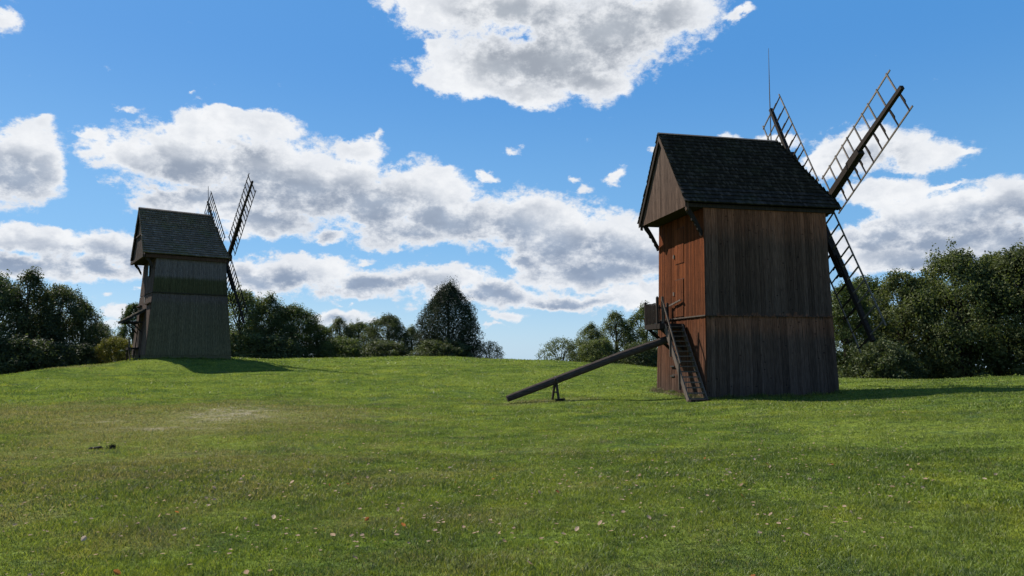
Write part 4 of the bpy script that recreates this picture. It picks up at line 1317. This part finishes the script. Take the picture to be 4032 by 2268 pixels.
# (name, variant, x, y, elevation tangent of its top, crown radius, leaves, label, category, group)
TREES = [
    ('broadleaf_tree', 'r1', -47.2, 64, .116, 3.3, 'leafdark', 'dark broadleaf tree cut off by the left edge of the picture', 'tree', GA),
    ('broadleaf_tree', 'p2', -45.4, 66, .124, 3.2, 'leafdark', 'tallest dark tree of the mass at the far left', 'tree', GA),
    ('broadleaf_tree', 'r3', -44.4, 69, .100, 3.2, 'leafdark', 'rounded dark tree, second from the left mill in the left mass', 'tree', GA),
    ('broadleaf_tree', 'p1', -43.2, 71, .078, 2.6, 'leafdark', 'dark tree stepping down toward the left mill', 'tree', GA),
    ('broadleaf_tree', 'r2', -43.4, 74, .046, 2.2, 'leafdark', 'lowest dark tree of the left mass, nearest the left mill', 'tree', GA),
    ('broadleaf_tree', 'u2', -46.2, 86, .074, 2.2, 'leaf', 'green tree partly hidden behind the porch of the left mill', 'tree', GA),
    ('broadleaf_tree', 'r2', -35.6, 92, .092, 4.6, 'leafolive', 'loose olive tree directly right of the left mill, behind its lower sail', 'tree', GB),
    ('broadleaf_tree', 'p1', -32.4, 94, .086, 4.2, 'leafolive', 'second olive tree to the right of the left mill', 'tree', GB),
    ('broadleaf_tree', 'r1', -29.3, 95, .070, 4.0, 'leaf', 'broad dark green tree ending the row right of the left mill', 'tree', GB),
    ('broadleaf_tree', 'r3', -26.8, 97, .043, 2.8, 'leaf', 'low tree sloping down from the row right of the left mill', 'tree', GB),
    ('broadleaf_tree', 'p2', -24.2, 99, .053, 2.9, 'leafolive', 'small upright tree at the left end of the middle row', 'tree', GB),
    ('broadleaf_tree', 'r2', -21.9, 101, .046, 3.0, 'leaf', 'small round tree second in the middle row', 'tree', GB),
    ('broadleaf_tree', 'r1', -17.3, 98, .056, 3.4, 'leafdark', 'domed tree with sky showing through, left of the big pointed tree', 'tree', GB),
    ('broadleaf_tree', 'p1', -14.0, 99, .040, 2.6, 'leafolive', 'low tree tucked against the left foot of the big pointed tree', 'tree', GB),
    ('pointed_tree', 'c1', -8.1, 90, .105, 3.8, 'leafdeep', 'big dark pointed tree alone in the middle of the skyline', 'tree', None),
    ('bush', 's3', -2.75, 88, .019, 1.9, 'leafdark', 'small sparse bush at the right foot of the big pointed tree', 'bush', None),
    ('bush', 's3', 4.9, 72, .024, 2.1, 'leafolive', 'sparse bush with bare shoots, left end of the right-hand bushes', 'bush', GC),
    ('broadleaf_tree', 'p1', 8.4, 75, .044, 2.3, 'leafolive', 'pale small tree left of the mill behind the tail pole', 'tree', GC),
    ('broadleaf_tree', 'p2', 11.2, 76, .062, 2.6, 'leafolive', 'pale slender tree behind the tail pole, taller of two', 'tree', GC),
    ('broadleaf_tree', 'p1', 14.6, 77, .072, 3.1, 'leaf', 'green tree just left of the near mill platform', 'tree', GC),
    ('broadleaf_tree', 'u1', 28.8, 61, .100, 3.0, 'leaf', 'tree showing directly right of the near mill wall', 'tree', GD),
    ('broadleaf_tree', 'r3', 33.6, 67, .112, 3.6, 'leaf', 'tree behind the lower sail of the near mill', 'tree', GD),
    ('broadleaf_tree', 'u3', 34.4, 62, .122, 3.4, 'leafolive', 'slender tree right of the lower sail tip', 'tree', GD),
    ('broadleaf_tree', 'r1', 38.8, 65, .108, 3.8, 'leaf', 'lower tree between the slender one and the tall right-hand trees', 'tree', GD),
    ('broadleaf_tree', 'r2', 38.0, 60, .150, 4.3, 'leafolive', 'tall spreading tree third from the right edge', 'tree', GD),
    ('broadleaf_tree', 'u2', 42.6, 62, .146, 4.2, 'leafolive', 'tall tree second from the right edge', 'tree', GD),
    ('broadleaf_tree', 'r1', 42.4, 58, .154, 4.4, 'leafolive', 'tallest tree, cut off by the right edge of the picture', 'tree', GD),
]
for i, (nm, key, x, y, yt, R, mt, lb, ct, gp) in enumerate(TREES):
    plant(nm, key, x, y, top_h(x, y, yt), R, mt, lb, ct, gp, i * 2.4 + .3)
UNDER = [
    ('s1', -45.0, 60, .034, 3.4, 'leafdark', 'dark undergrowth bush at the left edge below the trees'),
    ('s2', -41.2, 61, .022, 2.8, 'leafdark', 'dark undergrowth bush, second from the left edge'),
    ('s1', -40.0, 65, .014, 2.4, 'leafdark', 'dark undergrowth bush, third from the left edge'),
    ('s1', -37.2, 66.5, .022, 1.8, 'leafyellow', 'yellowing round bush beside the steps of the left mill'),
    ('s2', -34.2, 88, .034, 4.0, 'leafolive', 'olive undergrowth bush at the foot of the left mill'),
    ('s1', -30.2, 90, .026, 4.0, 'leafdark', 'dark undergrowth bush right of the left mill'),
    ('s1', -22.5, 94, .022, 3.6, 'leaf', 'undergrowth bush below the middle row of trees'),
    ('s2', -16.5, 93, .020, 3.2, 'leafdark', 'undergrowth bush left of the big pointed tree'),
    ('s1', -8.6, 86, .020, 3.6, 'leafdark', 'dark undergrowth bush hiding the trunk of the big pointed tree'),
    ('s2', 8.4, 70, .022, 2.0, 'leafolive', 'olive undergrowth bush below the pale small tree, behind the tail pole'),
    ('s2', 13.0, 71, .018, 2.4, 'leafdark', 'undergrowth bush beside the near mill stairs, behind the pole'),
    ('s1', 29.4, 57, 0.018, 3.0, 'leafdark', 'undergrowth bush touching the right wall of the near mill'),
    ('s1', 42.6, 55, 0.030, 3.0, 'leafolive', 'undergrowth bush at the right edge of the picture'),
]
for i, (key, x, y, yt, R, mt, lb) in enumerate(UNDER):
    plant('undergrowth_bush', key, x, y, top_h(x, y, yt), R, mt, lb, 'bush', GE, i * 1.7)

# ------------------------------------------------------------------ grass, fallen leaves, the burnt log


def blade_mat():
    m, N, out = mat_new('grass_blades')
    g = N.node('ShaderNodeGroup', node_tree=LAWN)
    at = N.node('ShaderNodeAttribute', attribute_name='rnd')
    r = at.outputs['Fac']
    c = N.mix(r, N.mix(1.0, g.outputs[0], (0.52, 0.60, 0.60), 'MULTIPLY'), N.mix(1.0, g.outputs[0], (1.62, 1.52, 1.60), 'MULTIPLY'))
    straw = N.math('GREATER_THAN', r, N.math('MULTIPLY_ADD', g.outputs[1], -0.30, 0.965))
    c = N.mix(N.math('MULTIPLY', straw, 0.75), c, (0.21, 0.185, 0.12))
    df = N.node('ShaderNodeBsdfPrincipled')
    N.l.new(c, df.inputs['Base Color'])
    df.inputs['Roughness'].default_value = 0.45
    df.inputs['Specular IOR Level'].default_value = 0.16
    tr = N.node('ShaderNodeBsdfTranslucent')
    N.l.new(N.mix(1.0, c, (1.35, 1.28, 0.6), 'MULTIPLY'), tr.inputs[0])
    mx = N.node('ShaderNodeMixShader')
    mx.inputs[0].default_value = 0.42
    N.l.new(df.outputs[0], mx.inputs[1])
    N.l.new(tr.outputs[0], mx.inputs[2])
    N.l.new(mx.outputs[0], out.inputs[0])
    return m


def inside_mills(x, y):
    bad = np.zeros(len(x), bool)
    for C, a, b, L, W, m in ((NC, Na, Nb, 6.22, 5.08, .16), (FC, Fa, Fb, 5.71, 6.28, .40)):
        s = (x - C.x) * a.x + (y - C.y) * a.y
        t = (x - C.x) * b.x + (y - C.y) * b.y
        bad |= (s > -m) & (s < L + m) & (t > -m) & (t < W + m)
    return bad


def build_grass():
    g = np.random.default_rng(5)
    V3, T3, Q4, R = [], [], [], []
    base = 0
    bands = [(4.3, 9.0, 4400, .0056, .034), (9.0, 14.0, 1950, .0090, .036), (14.0, 22.0, 740, .0145, .038), (22.0, 34.0, 260, .024, .048), (34.0, 60.0, 66, .040, .060), (60.0, 82.0, 22, .065, .075)]
    for (r0, r1, dens, w, h) in bands:
        half = math.radians(40.5)
        area = half * (r1 * r1 - r0 * r0)
        n = int(area * dens)
        r = np.sqrt(g.uniform(r0 * r0, r1 * r1, n))
        th = g.uniform(-half, half, n)
        x, y = r * np.sin(th), r * np.cos(th)
        ok = ~inside_mills(x, y)
        x, y, r = x[ok], y[ok], r[ok]
        n = len(x)
        # patchy growth: tufts stand higher, worn ground is thin
        pt = np.sin(x * 2.1 + 1.7 * np.sin(y * 1.3)) * np.sin(y * 2.4 + 1.1 * np.sin(x * 1.9 + 1)) + .6 * np.sin(x * 5.3 + y * 3.1) * np.sin(y * 6.1 - x * 2.2)
        worn = np.maximum(0, 1 - ((x + 8.9) / 3.2) ** 2 - ((y - 21.5) / 5.5) ** 2)
        keep = g.uniform(size=n) > worn * .75
        x, y, r, pt = x[keep], y[keep], r[keep], pt[keep]
        n = len(x)
        z = ground_z(x, y)
        hh = h * g.uniform(.45, 1.25, n) * (1 + .50 * np.clip(pt, -1, 1.5))
        long_ = g.uniform(size=n) > .985
        hh[long_] *= 1.7
        ww = w * g.uniform(.7, 1.3, n)
        fa = g.uniform(0, 2 * np.pi, n)
        la = g.uniform(0, 2 * np.pi, n)
        ln = hh * g.uniform(.3, 1.5, n)
        dx, dy = np.cos(fa) * ww / 2, np.sin(fa) * ww / 2
        lx, ly = np.cos(la) * ln, np.sin(la) * ln
        zb = z - .01
        if r0 < 14:
            P = np.stack([
                np.stack([x - dx, y - dy, zb], -1), np.stack([x + dx, y + dy, zb], -1),
                np.stack([x + dx * .8 + lx * .38, y + dy * .8 + ly * .38, z + hh * .62], -1), np.stack([x - dx * .8 + lx * .38, y - dy * .8 + ly * .38, z + hh * .62], -1),
                np.stack([x + lx, y + ly, z + hh], -1)], 1)
            ix = base + np.arange(n)[:, None] * 5
            Q4.append((ix + np.array([[0, 1, 2, 3]]), ))
            T3.append((ix + np.array([[3, 2, 4]]), ))
            base += 5 * n
        else:
            P = np.stack([np.stack([x - dx, y - dy, zb], -1), np.stack([x + dx, y + dy, zb], -1), np.stack([x + lx, y + ly, z + hh], -1)], 1)
            ix = base + np.arange(n)[:, None] * 3
            T3.append((ix + np.array([[0, 1, 2]]), ))
            base += 3 * n
        V3.append(P.reshape(-1, 3))
        rv = g.uniform(0, 1, n)
        R.append((rv, r0 < 14))
    # uncut grass along the foot of both mills
    for C, a, b, L, W, m, zr_ in ((NC, Na, Nb, 6.22, 5.08, .14, .016), (FC, Fa, Fb, 5.71, 6.28, .42, .03)):
        n = 3600
        side = g.uniform(size=n) < .62
        s = np.where(side, g.uniform(-m - .1, L + m + .1, n), -m - np.abs(g.normal(0, .10, n)) - .02)
        t = np.where(side, -m - np.abs(g.normal(0, .12, n)) - .02, g.uniform(-m - .1, W + m, n))
        x = C.x + a.x * s + b.x * t
        y = C.y + a.y * s + b.y * t
        z = ground_z(x, y)
        hh = g.uniform(.06, .26, n) * (0.55 + 0.45 * np.sin(s * 2.3 + t * 1.7) ** 2)
        fa = g.uniform(0, 6.28, n); la = g.uniform(0, 6.28, n)
        dx, dy = np.cos(fa) * zr_ / 2, np.sin(fa) * zr_ / 2
        lx, ly = np.cos(la) * hh * .45, np.sin(la) * hh * .45
        P = np.stack([np.stack([x - dx, y - dy, z - .02], -1), np.stack([x + dx, y + dy, z - .02], -1), np.stack([x + lx, y + ly, z + hh], -1)], 1)
        T3.append((base + np.arange(n)[:, None] * 3 + np.array([[0, 1, 2]]), ))
        base += 3 * n
        V3.append(P.reshape(-1, 3))
        R.append((g.uniform(0, 1, n), False))
    V = np.concatenate(V3)
    Q = np.concatenate([q[0] for q in Q4])
    T = np.concatenate([t[0] for t in T3])
    me = np_mesh('grass', V, [Q, T])
    rq = np.concatenate([rv for rv, near in R if near])
    rt = np.concatenate([rv for rv, near in R])
    at = me.attributes.new('rnd', 'FLOAT', 'FACE')
    vals = np.concatenate([rq, rt]).astype(np.float32)
    at.data.foreach_set('value', vals)
    o = link('grass', me, blade_mat())
    tag(o, 'short mown green grass covering the meadow', 'grass', None, 'stuff')
    print('grass polygons', len(me.polygons))


build_grass()


def dry_tufts():
    """straw-coloured stalks at the foot of the near mill's front wall"""
    g = np.random.default_rng(9)
    n = 2600
    t = g.uniform(-.3, 5.4, n)
    s = -.16 - np.abs(g.normal(0, .16, n))
    wl = np.where((t > 4.2) | ((t > .2) & (t < 1.0)), 1.0, .45)
    x = NC.x + Na.x * s + Nb.x * t
    y = NC.y + Na.y * s + Nb.y * t
    z = ground_z(x, y)
    h = g.uniform(.08, .30, n) * wl
    fa = g.uniform(0, 6.28, n); la = g.uniform(0, 6.28, n)
    dx, dy = np.cos(fa) * .008, np.sin(fa) * .008
    lx, ly = np.cos(la) * h * .5, np.sin(la) * h * .5
    P = np.stack([np.stack([x - dx, y - dy, z - .02], -1), np.stack([x + dx, y + dy, z - .02], -1), np.stack([x + lx, y + ly, z + h], -1)], 1).reshape(-1, 3)
    me = np_mesh('dry_grass', P, [np.arange(3 * n).reshape(-1, 3)])
    m, N, out = mat_new('straw')
    bs = N.node('ShaderNodeBsdfPrincipled')
    geo = N.node('ShaderNodeNewGeometry')
    nn, _ = N.noise(geo.outputs['Position'], 12, 2, .5)
    N.l.new(N.mix(nn, (.14, .12, .05), (.30, .23, .13)), bs.inputs['Base Color'])
    bs.inputs['Roughness'].default_value = .7
    N.l.new(bs.outputs[0], out.inputs[0])
    tag(link('dry_grass', me, m), 'straw-coloured dry grass along the foot of the near mill', 'grass', None, 'stuff')


dry_tufts()


def leaf_litter_mat(name, ca, cb):
    m, N, out = mat_new(name)
    ob = N.node('ShaderNodeObjectInfo')
    at = N.node('ShaderNodeAttribute', attribute_name='rnd')
    r = N.math('FRACT', N.math('ADD', ob.outputs['Random'], at.outputs['Fac']))
    bs = N.node('ShaderNodeBsdfPrincipled')
    N.l.new(N.mix(r, ca, cb), bs.inputs['Base Color'])
    bs.inputs['Roughness'].default_value = .9
    bs.inputs['Specular IOR Level'].default_value = .1
    tr = N.node('ShaderNodeBsdfTranslucent')
    N.l.new(N.mix(r, ca, cb), tr.inputs[0])
    mx = N.node('ShaderNodeMixShader')
    mx.inputs[0].default_value = .45
    N.l.new(bs.outputs[0], mx.inputs[1])
    N.l.new(tr.outputs[0], mx.inputs[2])
    N.l.new(mx.outputs[0], out.inputs[0])
    return m


M['tan_leaf'] = leaf_litter_mat('dry_tan_leaf', (.30, .20, .13), (.46, .36, .28))
M['rust_leaf'] = leaf_litter_mat('rust_leaf', (.22, .07, .025), (.34, .13, .04))


def leaf_shape(seed):
    R = random.Random(seed)
    n = 9
    pts = []
    for k in range(n):
        t = k / (n - 1)
        wv = math.sin(math.pi * t) ** .7 * .42 * (1 if k % 2 else .68)
        pts.append((t - .5, wv))
    up = lambda x, y: .22 * (x * 1.3) ** 2 + R.uniform(.5, .9) * abs(y) * .5
    V, F = [], []
    for x, w in pts:
        V += [(x, -w, up(x, w)), (x, 0, .22 * x * x), (x, w, up(x, w))]
    for k in range(n - 1):
        a = k * 3
        F += [(a, a + 3, a + 4, a + 1), (a + 1, a + 4, a + 5, a + 2)]
    return V, F


def fallen_leaves():
    g = np.random.default_rng(21)
    shapes = [leaf_shape(k) for k in range(4)]
    meshes = {}
    for mt in ('tan_leaf', 'rust_leaf'):
        for k, (V, F) in enumerate(shapes):
            me = bpy.data.meshes.new('fallen_leaf')
            me.from_pydata(V, [], F)
            me.materials.append(M[mt])
            meshes[(mt, k)] = me
    n = 110
    r = np.sqrt(g.uniform(5.3 ** 2, 12 ** 2, n))
    th = np.radians(g.uniform(-37, 37, n) - 3)
    x, y = r * np.sin(th), r * np.cos(th)
    z = ground_z(x, y)
    for i in range(n):
        rust = g.uniform() < .16
        mt = 'rust_leaf' if rust else 'tan_leaf'
        o = bpy.data.objects.new('fallen_leaf', meshes[(mt, int(g.integers(4)))])
        col.objects.link(o)
        o.location = (x[i], y[i], z[i] + .034 + g.uniform(0, .016))
        o.rotation_euler = (g.uniform(-1.0, 1.0), g.uniform(-1.0, 1.0), g.uniform(0, 6.28))
        s = g.uniform(.035, .07)
        o.scale = (s, s, s)
        if rust:
            tag(o, 'small rust-brown fallen leaf lying in the foreground grass', 'leaf', 'rust-brown leaves in the foreground grass')
        else:
            tag(o, 'small pale tan fallen leaf lying in the foreground grass', 'leaf', 'pale tan leaves in the foreground grass')
    # farther leaves are specks nobody could count
    n = 1500
    r = 6.5 + 26 * g.uniform(size=n) ** 1.25
    th = np.radians(g.uniform(-39, 30, n))
    x, y = r * np.sin(th), r * np.cos(th)
    ok = ~inside_mills(x, y)
    x, y = x[ok], y[ok]
    z = ground_z(x, y) + .042
    Vs, Fs, rn = [], [], []
    for i in range(len(x)):
        V, F = shapes[i % 4]
        V = np.array(V) * g.uniform(.022, .052)
        a = g.uniform(0, 6.28)
        t = g.uniform(-.6, .6)
        Rz = np.array([[math.cos(a), -math.sin(a), 0], [math.sin(a), math.cos(a), 0], [0, 0, 1]])
        Rx = np.array([[1, 0, 0], [0, math.cos(t), -math.sin(t)], [0, math.sin(t), math.cos(t)]])
        b = len(Vs) * 27
        Vs.append(V @ Rx.T @ Rz.T + np.array([x[i], y[i], z[i]]))
        Fs.append(np.array(F) + b)
    me = np_mesh('leaf_litter', np.vstack(Vs), [np.vstack(Fs)])
    tag(link('leaf_litter', me, M['tan_leaf']), 'countless tiny pale leaf scraps scattered over the meadow', 'leaves', None, 'stuff')


fallen_leaves()


def burnt_log():
    x, y = -8.4, 14.55
    root = empty('log_remnant', (x, y, gz(x, y) - .01), .22)
    root.scale = (.85, .85, .75)
    tag(root, 'short black charred log remnant with a dark tuft in the left grass', 'log')
    MB().tube([(-.21, .0, .02), (-.17, .0, .035), (-.08, .012, .04), (.0, -.004, .052), (.06, .0, .05), (.11, .006, .03)], [.022, .044, .038, .047, .036, .018], 9).build('log', M['gap'], root)
    MB().tube([(-.02, -.03, .03), (.05, -.02, .085), (.08, -.02, .10)], [.018, .016, .006], 6).build('branch_stub', M['dark'], root)
    g = np.random.default_rng(3)
    n = 90
    px = .30 + g.normal(0, .035, n); py = g.normal(0, .03, n)
    h = g.uniform(.08, .20, n)
    a = g.uniform(0, 6.28, n); l = g.uniform(0, 6.28, n)
    P = np.stack([np.stack([px - np.cos(a) * .008, py - np.sin(a) * .008, 0 * h], -1), np.stack([px + np.cos(a) * .008, py + np.sin(a) * .008, 0 * h], -1), np.stack([px + np.cos(l) * h * .25, py + np.sin(l) * h * .25, h], -1)], 1).reshape(-1, 3)
    me = np_mesh('tuft', P, [np.arange(3 * n).reshape(-1, 3)])
    tag(link('tuft', me, M['gap'], root), kind='stuff')


burnt_log()
